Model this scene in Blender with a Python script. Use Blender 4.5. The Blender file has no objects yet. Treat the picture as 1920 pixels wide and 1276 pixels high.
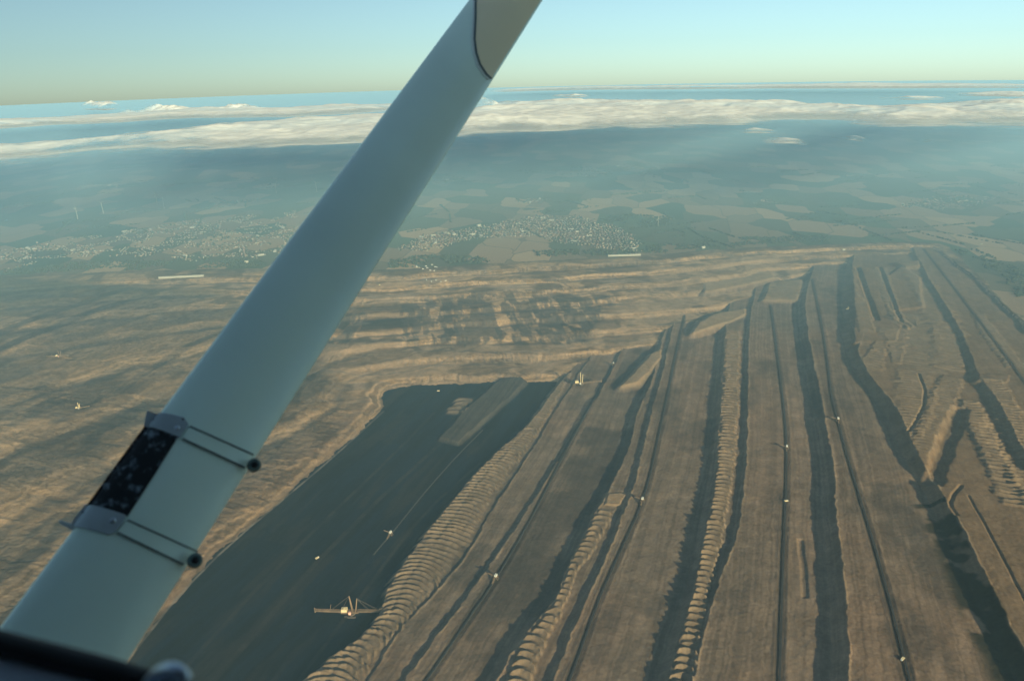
import bpy, bmesh, math, random
import numpy as np
from mathutils import Vector, Matrix
R = math.radians
random.seed(7)
rng = np.random.default_rng(11)
scene = bpy.context.scene
C = scene.collection

# ------------------------------------------------------------------ camera, world, sun, exposure
CAM_H = 1300.0                 # metres above the fields
RE = 0.9e6                     # radius the land curves away with
PITCH, ROLL = 20.25, -1.45
SUN_EL, SUN_AZ = 15.5, 147.0   # azimuth clockwise from +Y (the view direction)
F = 1440.0                     # focal length in pixels of the 1920-wide photograph
cd = bpy.data.cameras.new('camera'); cam = bpy.data.objects.new('camera', cd); C.objects.link(cam)
cd.sensor_width = 36.0; cd.lens = 27.0; cd.clip_start = 0.02; cd.clip_end = 400000.0
M3 = Matrix.Rotation(R(90 - PITCH), 3, 'X') @ Matrix.Rotation(R(ROLL), 3, 'Z')
cam.matrix_world = Matrix.Translation((0, 0, CAM_H)) @ M3.to_4x4()
cd.dof.use_dof = True; cd.dof.focus_distance = 3000.0; cd.dof.aperture_fstop = 6.0
scene.camera = cam

world = bpy.data.worlds.new("World"); scene.world = world; world.use_nodes = True
nt = world.node_tree; nt.nodes.clear()
wo = nt.nodes.new('ShaderNodeOutputWorld'); bg = nt.nodes.new('ShaderNodeBackground')
sky = nt.nodes.new('ShaderNodeTexSky'); sky.sky_type = 'NISHITA'; sky.sun_disc = False
sky.sun_elevation = R(SUN_EL); sky.sun_rotation = R(-SUN_AZ)
sky.altitude = 1300; sky.air_density = 1.0; sky.dust_density = 1.4; sky.ozone_density = 2.5
geo = nt.nodes.new('ShaderNodeTexCoord'); addv = nt.nodes.new('ShaderNodeVectorMath'); addv.operation = 'ADD'
addv.inputs[1].default_value = (0, 0, 0.04)        # the land's edge lies below the true horizontal
nrm = nt.nodes.new('ShaderNodeVectorMath'); nrm.operation = 'NORMALIZE'
nt.links.new(geo.outputs['Generated'], addv.inputs[0]); nt.links.new(addv.outputs[0], nrm.inputs[0])
nt.links.new(nrm.outputs[0], sky.inputs[0])
bg.inputs[1].default_value = 0.078
hs = nt.nodes.new('ShaderNodeHueSaturation'); hs.inputs['Saturation'].default_value = .74; hs.inputs['Value'].default_value = .83
nt.links.new(sky.outputs[0], hs.inputs['Color']); nt.links.new(hs.outputs[0], bg.inputs[0])
nt.links.new(bg.outputs[0], wo.inputs[0])

sl = bpy.data.lights.new('sun', 'SUN'); sun = bpy.data.objects.new('sun', sl); C.objects.link(sun)
sl.energy = 5.0; sl.angle = R(0.5); sl.color = (1.0, 0.76, 0.48)
SD = Vector((math.sin(R(SUN_AZ)) * math.cos(R(SUN_EL)), math.cos(R(SUN_AZ)) * math.cos(R(SUN_EL)), math.sin(R(SUN_EL))))
sun.rotation_euler = SD.to_track_quat('Z', 'Y').to_euler()
vs = scene.view_settings
vs.view_transform = 'Standard'; vs.look = 'None'; vs.gamma = 1.0; vs.use_curve_mapping = False
vs.exposure = 0.95
vs.use_white_balance = True; vs.white_balance_temperature = 6050; vs.white_balance_tint = -12
cy = scene.cycles
cy.use_denoising = True; cy.volume_bounces = 4; cy.max_bounces = 8; cy.transparent_max_bounces = 16
cy.use_adaptive_sampling = True; cy.adaptive_threshold = 0.02

# ------------------------------------------------------------------ helpers
def ray(px, py):
    d = M3 @ Vector(((px - 960) / F, (638 - py) / F, -1.0))
    return d
def at(px, py, z=0.0):
    """point of the (curved) level z seen at a pixel of the photograph"""
    d = ray(px, py); zz = z; p = None
    for _ in range(30):
        t = (CAM_H - zz) / max(-d.z, 0.012)
        x, y = d.x * t, d.y * t
        zz = 0.5 * zz + 0.5 * (z - (x * x + y * y) / (2 * RE))
    return (x, y)
def atl(pts, z=0.0):
    return np.array([at(a, b, z) for a, b in pts])
def dens(P, step):
    out = [P[0]]
    for a, b in zip(P[:-1], P[1:]):
        n = max(1, int(np.hypot(*(b - a)) / step))
        for k in range(1, n + 1): out.append(a + (b - a) * k / n)
    return np.array(out)
def smooth_line(P, it=2):
    for _ in range(it):
        Q = [P[0]]
        for a, b in zip(P[:-1], P[1:]): Q += [a * .75 + b * .25, a * .25 + b * .75]
        Q.append(P[-1]); P = np.array(Q)
    return P
def sdist(x, y, P):
    """signed distance to an open polyline: positive on the right of its direction; arc length; all arrays"""
    best = np.full(x.shape, 1e18); sg = np.zeros(x.shape); arc = np.zeros(x.shape); L = 0
    for i in range(len(P) - 1):
        ax, ay = P[i]; bx, by = P[i + 1]; dx, dy = bx - ax, by - ay; l2 = dx * dx + dy * dy
        if l2 < 1e-9: continue
        l = math.sqrt(l2); t = ((x - ax) * dx + (y - ay) * dy) / l2
        lo = -1e6 if i == 0 else 0.0; hi = 1e6 if i == len(P) - 2 else 1.0
        tc = np.clip(t, lo, hi)
        ex, ey = x - ax - tc * dx, y - ay - tc * dy
        d2 = ex * ex + ey * ey; m = d2 < best
        best = np.where(m, d2, best)
        sg = np.where(m, np.where(ex * dy - ey * dx >= 0, 1.0, -1.0), sg)
        arc = np.where(m, L + tc * l, arc); L += l
    return np.sqrt(best) * sg, arc
def pdist(x, y, P):
    """signed distance to closed polygon, positive inside"""
    best = np.full(x.shape, 1e18); ins = np.zeros(x.shape, bool); n = len(P)
    for i in range(n):
        ax, ay = P[i]; bx, by = P[(i + 1) % n]; dx, dy = bx - ax, by - ay; l2 = dx * dx + dy * dy + 1e-12
        t = np.clip(((x - ax) * dx + (y - ay) * dy) / l2, 0, 1)
        best = np.minimum(best, (x - ax - t * dx) ** 2 + (y - ay - t * dy) ** 2)
        c = (ay > y) != (by > y)
        xi = ax + (y - ay) / (dy if abs(dy) > 1e-9 else 1e-9) * dx
        ins ^= c & (x < xi)
    d = np.sqrt(best); return np.where(ins, d, -d)
def _h(ix, iy, s):
    n = (ix.astype(np.int64) * 374761393 + iy.astype(np.int64) * 668265263 + s * 1442695041) & 0xffffffff
    n = ((n ^ (n >> 13)) * 1274126177) & 0xffffffff
    return ((n ^ (n >> 16)) & 0xffffff) / float(0xffffff)
def vnoise(x, y, s=0):
    ix, iy = np.floor(x), np.floor(y); fx, fy = x - ix, y - iy
    fx = fx * fx * fx * (fx * (fx * 6 - 15) + 10); fy = fy * fy * fy * (fy * (fy * 6 - 15) + 10)
    a, b, c, d = _h(ix, iy, s), _h(ix + 1, iy, s), _h(ix, iy + 1, s), _h(ix + 1, iy + 1, s)
    return (a + (b - a) * fx) * (1 - fy) + (c + (d - c) * fx) * fy
def fbm(x, y, sc, o=4, s=0, g=0.5):
    v = 0; a = 1; t = 0; x = x / sc; y = y / sc
    for k in range(o):
        v = v + a * vnoise(x + 17.3 * k, y - 9.1 * k, s + k); t += a; a *= g
        x, y = x * 1.62 + y * 1.2, y * 1.62 - x * 1.2
    return v / t
def sst(a, b, x):
    t = np.clip((x - a) / (b - a), 0, 1); return t * t * (3 - 2 * t)
def mixc(c, d, m):
    return c * (1 - m[..., None]) + np.asarray(d) * m[..., None]
def link(name, me, mat=None, parent=None, loc=None, **props):
    o = bpy.data.objects.new(name, me); C.objects.link(o)
    if mat is not None and me is not None:
        me.materials.append(mat)
    if parent is not None: o.parent = parent
    if loc is not None: o.location = loc
    for k, v in props.items(): o[k] = v
    return o

# ------------------------------------------------------------------ the mine, drawn as lines on the land
FLOOR = -160.0
RIM = smooth_line(atl([(-900, 560), (0, 516), (250, 508), (450, 503), (700, 508), (850, 498), (1000, 489), (1200, 481), (1300, 470), (1450, 462), (1600, 456), (1745, 452), (1790, 466), (1860, 540), (1950, 640), (2200, 860)], 0), 1)
BASE = smooth_line(atl([(0, 1500), (150, 1345), (240, 1240), (330, 1120), (430, 1020), (560, 910), (650, 832), (722, 768), (712, 735), (760, 722), (860, 718), (1070, 716), (1200, 694), (1340, 679), (1450, 668), (1560, 625), (1700, 575), (1800, 600), (1900, 690), (2200, 960)], FLOOR), 1)
# crests of the left-facing slopes between the spoil benches: (pixels, level above, step)
EDGES = [
 ([(470, 1330), (572, 1276), (640, 1220), (688, 1192), (720, 1142), (722, 1108), (801, 994), (855, 932), (933, 846), (1003, 785), (1041, 725), (1075, 690), (1100, 662), (1125, 620)], -141, 19),
 ([(640, 1330), (690, 1276), (740, 1190), (815, 1110), (880, 1035), (925, 950), (980, 870), (1016, 812), (1067, 728), (1117, 654), (1140, 620)], -137, 4),
 ([(720, 1330), (755, 1276), (830, 1177), (896, 1091), (950, 1013), (1020, 908), (1076, 812), (1130, 725), (1156, 675), (1175, 635)], -129, 8),
 ([(890, 1330), (928, 1276), (962, 1215), (1008, 1157), (1048, 1114), (1060, 1068), (1096, 1002), (1120, 951), (1131, 938), (1178, 846), (1196, 765), (1224, 712), (1235, 655), (1250, 610), (1270, 570)], -112, 17),
 ([(1010, 1330), (1034, 1276), (1062, 1207), (1118, 1083), (1150, 1008), (1190, 908), (1213, 800), (1230, 740), (1246, 680), (1264, 600), (1275, 560)], -103, 9),
 ([(1238, 1330), (1252, 1276), (1280, 1175), (1303, 1092), (1319, 1010), (1341, 912), (1348, 800), (1353, 721), (1359, 618), (1366, 580), (1372, 540)], -86, 17),
 ([(1290, 1330), (1300, 1276), (1315, 1194), (1342, 1100), (1357, 1062), (1383, 1006), (1398, 900), (1400, 800), (1402, 739), (1403, 618), (1410, 570), (1420, 530)], -76, 10),
 ([(1594, 1330), (1592, 1276), (1590, 1175), (1584, 1110), (1575, 1032), (1566, 960), (1564, 886), (1549, 800), (1538, 740), (1523, 668), (1511, 600), (1508, 560), (1520, 520), (1530, 480)], -52, 24),
 ([(1990, 1330), (1920, 1224), (1879, 1145), (1837, 1059), (1800, 980), (1751, 901), (1712, 835), (1693, 790), (1678, 760), (1640, 715), (1604, 660), (1622, 622), (1612, 570), (1596, 520), (1600, 480), (1605, 450)], -27, 25),
 ([(2150, 1330), (2050, 1050), (1960, 900), (1920, 850), (1880, 765), (1835, 703), (1812, 640), (1785, 590), (1752, 540), (1725, 491), (1710, 460)], -13, 14),
]
EDG = [(smooth_line(atl(p, z), 1), z, s) for p, z, s in EDGES]
def level(i): return FLOOR if i < 0 else EDG[i][1]
# low mounds and tongues (pixels, level, slope)
MOUNDS = [
 ([(828, 819), (859, 827), (905, 787), (985, 715), (975, 704), (940, 708), (872, 768)], -149, .62),
 ([(1165, 722), (1195, 716), (1240, 668), (1238, 655), (1222, 662), (1190, 697)], -108, .55),
 ([(1300, 622), (1372, 600), (1398, 588), (1396, 578), (1340, 588), (1312, 604)], -80, .5),
 ([(1432, 562), (1494, 562), (1508, 532), (1500, 524), (1445, 530)], -64, .35),
 ([(1134, 944), (1162, 945), (1172, 925), (1142, 925)], -108, .6),
 ([(1604, 640), (1680, 640), (1690, 600), (1650, 560), (1640, 500), (1600, 500)], -24, .5),
 ([(1835, 712), (1884, 716), (1892, 702), (1838, 700)], -10, .5),
 ([(1680, 580), (1728, 574), (1722, 520), (1690, 500), (1660, 520)], -20, .4),
 ([(1700, 500), (1722, 498), (1720, 488), (1678, 492)], -12, .4),
 ([(1322, 546), (1400, 532), (1450, 520), (1440, 505), (1320, 522)], -58, .4),
]
MND = [(atl(p, z), z, s) for p, z, s in MOUNDS]
# trenches (centre line pixels, level, half width, depth)
CUTS = [
 ([(1748, 905), (1764, 855), (1784, 805), (1803, 764)], -27, 26, 12),
 ([(1815, 927), (1862, 1010), (1920, 1122), (1980, 1240)], -27, 3.5, 3),
 ([(1803, 908), (1788, 925), (1778, 945), (1795, 965)], -27, 6, 4),
 ([(1500, 1010), (1506, 1062), (1510, 1120)], -76, 8, 3),
 ([(1608, 500), (1628, 556), (1645, 600)], -25, 13, 12),
 ([(1650, 500), (1672, 560), (1690, 605)], -25, 9, 10),
 ([(1722, 700), (1738, 745), (1712, 800), (1700, 810)], -27, 5, 5),
]
CUT = [(smooth_line(atl(p, z), 1), z, w, d) for p, z, w, d in CUTS]
# ribs left by the spreaders: (left edge, right edge, level, spacing, height, bow)
RIBS = [
 ([(560, 1300), (607, 1239), (688, 1192), (716, 1148), (712, 1110), (762, 1046), (801, 994), (855, 930), (880, 895), (933, 846), (985, 800)], [(665, 1300), (690, 1239), (740, 1184), (793, 1130), (832, 1075), (880, 1010), (910, 947), (941, 897), (968, 866), (995, 830), (1012, 805)], -141, 22, 5.6, .9),
 ([(985, 800), (1003, 770), (1035, 725), (1058, 696)], [(1012, 805), (1030, 775), (1050, 735), (1070, 700)], -141, 20, 4.0, .3),
 ([(940, 1300), (962, 1245), (978, 1205), (1010, 1165), (1036, 1135)], [(990, 1300), (1005, 1245), (1020, 1205), (1042, 1175), (1056, 1140)], -112, 30, 7, .35),
 ([(1036, 1135), (1056, 1095), (1066, 1065), (1085, 1030), (1102, 1000), (1122, 960)], [(1056, 1140), (1074, 1100), (1082, 1065), (1110, 1035), (1128, 1000), (1148, 955)], -112, 30, 6.5, .35),
 ([(1246, 1320), (1256, 1276), (1272, 1215), (1284, 1175), (1305, 1092), (1320, 1010), (1343, 912), (1350, 800), (1355, 721), (1360, 618)], [(1284, 1320), (1298, 1276), (1308, 1215), (1320, 1150), (1335, 1081), (1349, 1025), (1374, 894), (1382, 800), (1386, 721), (1388, 618)], -86, 27, 7.5, .3),
 ([(1708, 822), (1690, 785), (1684, 750), (1690, 700)], [(1722, 812), (1738, 775), (1748, 740), (1735, 690)], -27, 25, 4, .3),
 ([(1706, 850), (1716, 812), (1732, 770), (1752, 730), (1766, 705)], [(1742, 850), (1757, 812), (1778, 775), (1796, 740), (1806, 710)], -26, 25, 5, .35),
 ([(1690, 690), (1692, 655), (1696, 615)], [(1775, 700), (1772, 660), (1762, 612)], -26, 30, 2.6, .15),
 ([(1878, 945), (1850, 880), (1826, 825), (1810, 785), (1804, 752)], [(1930, 945), (1904, 880), (1878, 825), (1850, 780), (1832, 750)], -26, 27, 7, -.4),
 ([(1960, 900), (1905, 850), (1882, 800), (1858, 750), (1838, 715)], [(2020, 880), (1940, 830), (1910, 780), (1890, 740), (1874, 712)], -20, 26, 6, -.3),
 ([(1690, 500), (1720, 540), (1745, 590), (1770, 640)], [(1712, 495), (1742, 535), (1765, 580), (1790, 625)], -24, 27, 5, .3),
 ([(1640, 500), (1650, 540), (1665, 580), (1678, 602)], [(1662, 500), (1672, 540), (1686, 580), (1698, 600)], -20, 34, 5, .2),
 ([(1572, 500), (1580, 535), (1590, 565)], [(1598, 500), (1604, 535), (1610, 560)], -30, 34, 5, .2),
 ([(1680, 592), (1725, 590), (1732, 600)], [(1682, 622), (1728, 620), (1735, 625)], -24, 40, 5, .2),
 ([(1612, 680), (1632, 660), (1640, 640)], [(1640, 700), (1655, 670), (1664, 645)], -27, 34, 6, .2),
 ([(1432, 560), (1450, 545), (1455, 530)], [(1492, 560), (1500, 545), (1505, 530)], -70, 40, 4, 0),
 ([(1650, 620), (1668, 640), (1672, 680)], [(1690, 612), (1692, 640), (1690, 680)], -24, 26, 4, .2),
 ([(1890, 690), (1850, 640), (1822, 590)], [(1925, 690), (1880, 635), (1846, 590)], -12, 30, 3.5, .3),
 ([(1745, 690), (1752, 650), (1750, 612)], [(1808, 695), (1800, 650), (1785, 608)], -25, 28, 3.5, -.3),
 ([(1960, 1010), (1925, 940), (1900, 880)], [(2010, 1000), (1960, 930), (1925, 870)], -20, 27, 6, -.3),
 ([(1860, 880), (1838, 835), (1818, 790)], [(1884, 872), (1860, 826), (1838, 782)], -25, 24, 4, -.3),
 ([(1598, 560), (1606, 600), (1612, 625)], [(1622, 560), (1634, 600), (1640, 625)], -28, 26, 4, .2),
 ([(836, 775), (846, 760), (856, 748)], [(868, 775), (880, 760), (888, 748)], -160, 44, 7, .4),
]
RB = []
for l, r, z, sp, hh, bow in RIBS:
    L = smooth_line(atl(l, z), 2); Q = smooth_line(atl(r, z), 2)
    n = 26
    def resamp(P):
        s = np.r_[0, np.cumsum(np.hypot(*np.diff(P, axis=0).T))]; t = np.linspace(0, s[-1], n)
        return np.c_[np.interp(t, s, P[:, 0]), np.interp(t, s, P[:, 1])]
    L, Q = resamp(L), resamp(Q); cen = (L + Q) / 2; hw = np.hypot(*(Q - L).T) / 2
    arc = np.r_[0, np.cumsum(np.hypot(*np.diff(cen, axis=0).T))]
    RB.append((cen, hw, arc, sp, hh, bow))
# belt conveyor lines (pixels, level)
CONV = [
 ([(1690, 1340), (1706, 1276), (1669, 1126), (1645, 1040), (1620, 957), (1590, 860), (1573, 795), (1559, 746), (1552, 680), (1541, 608), (1523, 523)], -52),
 ([(1460, 1330), (1462, 1276), (1468, 1062), (1477, 849), (1470, 760), (1460, 686), (1452, 620), (1445, 572)], -76),
 ([(1045, 1330), (1069, 1276), (1120, 1130), (1160, 1040), (1211, 931), (1237, 808), (1252, 740), (1268, 660), (1284, 592)], -103),
 ([(760, 1330), (800, 1276), (868, 1176), (937, 1075), (1000, 965), (1058, 850), (1105, 765), (1150, 682)], -129),
 ([(1990, 808), (1920, 714), (1850, 620), (1782, 530), (1732, 466)], -13),
 ([(700, 1040), (735, 1000), (790, 930), (850, 862), (905, 806)], -160),
]
CONV[0] = ([(1722, 1330)] + CONV[0][0][1:], -52)
CNV = [(smooth_line(atl(p, z), 2), z) for p, z in CONV]
TRACKS = [([(240, 1236), (332, 1118), (432, 1018), (560, 912), (650, 834), (720, 770)], FLOOR, 4),
          ([(560, 700), (690, 672), (800, 662), (960, 668), (1090, 655)], -140, 5),
          ([(600, 700), (700, 705), (800, 690), (900, 655)], -140, 4),
          ([(1807, 925), (1860, 930), (1910, 938)], -27, 3)]
TRACKS += [([(560, 1276), (700, 1085), (790, 965), (900, 868)], FLOOR, 6), ([(400, 1276), (640, 1000), (860, 800)], FLOOR, 9), ([(330, 1270), (520, 1060), (740, 850), (815, 772)], FLOOR, 7)]
TRK = [(smooth_line(atl(p, z), 1), w) for p, z, w in TRACKS]
PALE = atl([(1092, 648), (1128, 598), (1170, 572), (1230, 532), (1340, 512), (1455, 500), (1508, 528), (1398, 590), (1242, 612), (1200, 652)], -110)  # lit bench-end faces: pale sand, with the sunlight lightened into the albedo
PALE2 = atl([(540, 655), (700, 652), (860, 650), (1085, 648), (1062, 690), (900, 712), (540, 712)], -135)
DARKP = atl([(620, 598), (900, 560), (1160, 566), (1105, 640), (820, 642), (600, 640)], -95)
DISTRICT = atl([(240, 1300), (-900, 1500), (-900, 560), (0, 540), (430, 560), (600, 640), (700, 735), (722, 768)], -100)

def stair(t, ns, soft):
    k = t * ns; f = k - np.floor(k)
    return (np.floor(k) + sst(1 - soft, 1, f)) / ns
C_SAND = (.27, .185, .105); C_GREY = (.150, .118, .088); C_COAL = (.008, .010, .013)
C_BROWN = (.155, .108, .062); C_DARK = (.040, .040, .036)
def terrain(x, y):
    """height without curvature, albedo, farmland mask"""
    n = x.shape
    dr, ar = sdist(x, y, RIM)          # >0 inside the mine
    db, ab = sdist(x, y, BASE)         # <0 on the wall
    db = db + (fbm(ab, db, 110, 4, 91) - .5) * 46 + (fbm(ab, db, 26, 3, 92) - .5) * 16
    dr = dr + (fbm(x, y, 160, 3, 90) - .5) * 50
    inside = dr > 0
    drc = np.maximum(dr, 0); dbc = np.maximum(-db, 0)
    t = drc / (drc + dbc + 1e-6); t = np.where(inside, t, 0)
    ns = 8.0
    tw = np.clip(t + (fbm(ar, dr * 2.2, 520, 3, 5) - .5) * .10 * np.sin(np.clip(t, 0, 1) * math.pi), 0, 1)
    leftm = sst(-20, 160, pdist(x, y, DISTRICT))
    w1 = .80 * stair(tw, ns, .34) + .20 * stair(np.clip(tw + (fbm(ar, dr, 90, 3, 6) - .5) * .02 * np.sin(t * math.pi), 0, 1), ns * 4, .45)
    tl = np.clip(t + (fbm(ab * .6, db, 380, 4, 21, .5) - .5) * .12 * np.sin(np.clip(t, 0, 1) * math.pi), 0, 1)
    w2 = .80 * stair(tl, 9, .30) + .20 * stair(tl, 36, .4)
    w = w1 * (1 - leftm) + w2 * leftm
    zwall = FLOOR * w
    # gullies down the risers
    g = fbm(ar, dr * .15, 26, 4, 33)
    steep = np.clip(1 - np.abs((tw * ns) % 1 - .8) / .25, 0, 1) * inside * (t < .985) * (1 - .9 * sst(-30, 50, pdist(x, y, PALE)))
    zwall = zwall - steep * ((g - .35) * 10 + (1 - np.abs(2 * fbm(ar, dr * .12, 17, 2, 35) - 1)) * 6 - 3) * (1 - leftm)
    zwall = zwall + leftm * inside * (t < .99) * ((fbm(x, y, 150, 5, 40, .58) - .5) * 11 + (1 - np.abs(2 * fbm(ab, db * .3, 46, 3, 44) - 1)) * 7 + (1 - np.abs(2 * fbm(x, y, 22, 3, 46) - 1)) * 3 - 6)
    # spoil benches
    zs = np.full(n, FLOOR); sds = []
    for i, (P, z, s) in enumerate(EDG):
        sd, arc = sdist(x, y, P)
        wob = (fbm(arc, sd, 90, 4, 60 + i) - .5) * 9 + (fbm(arc, sd, 24, 3, 80 + i) - .5) * 8
        sd2 = sd + wob
        wd = s / .66
        zs = zs + s * np.clip(1 + sd2 / wd, 0, 1)
        zs = zs + 1.3 * np.exp(-((sd2 - 2.5) / 3.0) ** 2) * (fbm(arc, sd * 0, 60, 2, 99 + i) > .42)
        sds.append((sd2, arc))
    for P, z, s in MND:
        d = pdist(x, y, P) + (fbm(x, y, 60, 3, 70) - .5) * 14
        zs = np.maximum(zs, z - np.maximum(-d, 0) * s)
    inm = inside
    z = np.where(inm, np.maximum(zwall, zs), 0.0)
    onspoil = inm & (zs >= zwall - 1e-3)
    # blend at the rim so the outside does not step
    z = np.where(inm, z, 0.0)
    for P, lv, hw, dp in CUT:
        sd, arc = sdist(x, y, P); L = np.hypot(*np.diff(P, axis=0).T).sum()
        wob = (fbm(arc, sd, 40, 2, 12) - .5) * hw * .6
        m = (arc > 0) & (arc < L)
        z = z - np.where(m, dp * sst(hw * 1.5, hw * .35, np.abs(sd + wob)), 0)
    ribm = np.zeros(n)
    for k, (cen, hw, arcs, sp, hh, bow) in enumerate(RB):
        sd, arc = sdist(x, y, cen)
        h = np.interp(arc, arcs, hw); u = sd / h
        m = (np.abs(u) < 1.25) & (arc > -sp) & (arc < arcs[-1] + sp)
        wob = (fbm(arc, sd, 120, 3, 140 + k) - .5) * 26 + (fbm(arc, sd, 24, 2, 150 + k) - .5) * 4
        ph = (arc + bow * (.4 + 1.2 * fbm(arc, sd * 0, 120, 2, 145 + k)) * sp * 1.3 * np.clip(u, -1.2, 1.2) ** 2 + wob) / sp
        amp = (.50 + .75 * vnoise(np.floor(ph) * 1.7, np.floor(ph) * 0.3, 160 + k)) * (.65 + .7 * fbm(arc, sd, 13, 2, 165 + k))
        fr = ph - np.floor(ph)
        prof = 1 - np.abs(2 * fr - 1); prof = prof ** 1.45
        env = sst(1.18, .78, np.abs(u) + (vnoise(np.floor(ph) * 3.1, ph * 0, 170 + k) - .5) * .42) * sst(-sp * .6, sp * .2, arc) * sst(arcs[-1] + sp * .6, arcs[-1] - sp * .2, arc)
        crease = 1.0 - (.45 * np.exp(-((u + .28) / .09) ** 2) if k == 0 else 0)
        z = z + np.where(m, env * hh * amp * prof * crease + env * 1.2, 0)
        ribm = np.maximum(ribm, np.where(m, env, 0))
    # graded surface, windrows and loose dirt
    z = z + np.where(inm, (fbm(x, y, 60, 4, 3) - .5) * 3.2 + (fbm(x, y, 9, 2, 4) - .5) * 1.0, (fbm(x, y, 900, 3, 8) - .5) * 10)
    for P, lv in CNV:
        sd, arc = sdist(x, y, P); L = np.hypot(*np.diff(P, axis=0).T).sum(); m = (arc > -200) & (arc < L + (0 if lv > FLOOR else 0))
        z = z + np.where(m, .7 * np.exp(-((np.abs(sd) - 15) / 4.0) ** 2) * (.6 + .8 * fbm(arc, sd, 40, 2, 201)), 0)
        z = np.where(m & (np.abs(sd) < 9), z * 0 + z - .6, z)
    # ---- albedo
    c = np.zeros(n + (3,)) + np.asarray((.07, .085, .05))
    wn = fbm(ar, dr * 4, 170, 4, 301); wn2 = fbm(ar, dr * .35, 60, 4, 302)
    cw = mixc(np.zeros(n + (3,)) + np.asarray(C_SAND), C_GREY, sst(.48, .60, wn) * .75)
    cw = mixc(cw, C_DARK, sst(.50, .62, wn2) * sst(.30, .5, t) * sst(.88, .70, t) * (.9 - .0 * t) * (1 - leftm))
    zz_ = zwall * .34 + (fbm(x, y, 240, 3, 305) - .5) * 5
    stra = vnoise(zz_, ar * .004, 306) * .6 + vnoise(zz_ * 2.7, ar * .01, 307) * .4
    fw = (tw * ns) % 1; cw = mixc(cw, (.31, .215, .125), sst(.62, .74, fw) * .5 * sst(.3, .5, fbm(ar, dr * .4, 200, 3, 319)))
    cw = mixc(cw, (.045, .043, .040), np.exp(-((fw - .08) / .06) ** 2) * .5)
    cw = cw * (.56 + .92 * sst(.25, .75, stra))[..., None]
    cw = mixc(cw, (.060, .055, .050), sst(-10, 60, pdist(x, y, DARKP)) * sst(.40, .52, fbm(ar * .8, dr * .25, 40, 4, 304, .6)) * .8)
    cw = mixc(cw, np.asarray((.27, .195, .125)), sst(-10, 50, pdist(x, y, PALE2)) * (.25 + .75 * sst(.25, .4, stra)) * .75 * (1 - leftm))
    cw = mixc(cw, np.asarray((.30, .215, .135)), sst(-20, 60, pdist(x, y, PALE)) * (.35 + .65 * sst(.3, .5, stra)) * .85)
    cw = mixc(cw, (.06, .06, .045), sst(.12, .0, t) * .5 + 0 * t)
    cl = mixc(np.zeros(n + (3,)) + np.asarray((.118, .094, .068)), (.20, .145, .09), sst(.50, .66, fbm(x, y, 260, 4, 310)))
    cl = mixc(cl, (.045, .043, .040), sst(.50, .64, fbm(ab, db * 3, 300, 4, 311)) * .8)
    cl = mixc(cl, (.15, .10, .062), sst(300, 60, -db) * .6)
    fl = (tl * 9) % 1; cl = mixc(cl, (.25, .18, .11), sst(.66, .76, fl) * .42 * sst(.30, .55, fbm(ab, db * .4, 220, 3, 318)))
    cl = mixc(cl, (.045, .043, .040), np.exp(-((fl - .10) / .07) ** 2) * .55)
    cl = mixc(cl, (.05, .055, .038), sst(.28, .10, t) * .8)
    zl = zwall * .4 + (fbm(x, y, 300, 3, 315) - .5) * 4
    cl = cl * ((.66 + .66 * sst(.25, .75, vnoise(zl, ab * .003, 316) * .55 + vnoise(zl * 3.1, ab * .01, 317) * .45)) * (.70 + .6 * fbm(x, y, 30, 5, 312, .62)))[..., None]
    cw = cw * (.66 + .68 * fbm(x, y, 34, 5, 303, .62))[..., None]
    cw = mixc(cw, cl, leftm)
    sd0 = sds[0][0]
    cs = np.zeros(n + (3,)) + np.asarray(C_GREY)
    cs = mixc(cs, (.175, .128, .090), sst(.4, .7, fbm(x, y, 500, 3, 320)))
    # long wheel and belt streaks that follow the benches
    sp, arcp = sds[7]
    st = sst(.3, .7, fbm(arcp * .010, sp, 6, 2, 330)) * .5 + fbm(arcp * .03, sp, 30, 3, 331) * .5
    cs = cs * (0.72 + .56 * st)[..., None] * (.72 + .56 * fbm(x, y, 46, 5, 391, .6))[..., None]
    cs = mixc(cs, (.052, .046, .042), sst(.58, .74, fbm(arcp * .45, sp, 150, 4, 340)) * .5)
    sdR, _ = sds[8]
    cs = mixc(cs, np.asarray(C_BROWN) * 1.05, sst(-120, 10, sdR) * .6)
    # scrub on the lower right slope
    cs = mixc(cs, (.028, .026, .017), sst(14, -4, sdR) * sst(-110, -70, sdR) * sst(.35, .5, fbm(x, y, 70, 3, 350)) * (y < at(1800, 930, -27)[1]))
    for i_, (sdi, arci) in enumerate(sds):
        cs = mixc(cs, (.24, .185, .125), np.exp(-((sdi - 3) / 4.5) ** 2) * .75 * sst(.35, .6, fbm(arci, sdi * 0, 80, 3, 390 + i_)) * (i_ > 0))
    coal = (sd0 + (fbm(arcp, sp, 30, 4, 359) - .5) * 22 < 0)
    ccoal = np.asarray((.002, .005, .011)) * (.1 + 1.8 * sst(.2, .8, fbm(arcp * .12, sp, 34, 5, 360, .6))[..., None])
    ccoal = mixc(ccoal, (.018, .016, .015), sst(.50, .72, fbm(arcp * .16, sp, 60, 5, 361, .6)) * .75)
    cs = np.where(coal[..., None], ccoal, cs)
    sd4, _ = sds[3]; sd2_, _ = sds[2]
    dk = (sd2_ > 30) & (sd4 < 0)
    cs = mixc(cs, (.040, .036, .034), np.where(dk, .65 * sst(.40, .6, fbm(x, y, 300, 3, 370)), 0))
    for P, zz, s in MND[1:5] + MND[9:]:
        cs = mixc(cs, (.29, .215, .135), sst(-32, 0, pdist(x, y, P)) * .8)  # sunlit look of the tongue faces mixed into their colour
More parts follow.
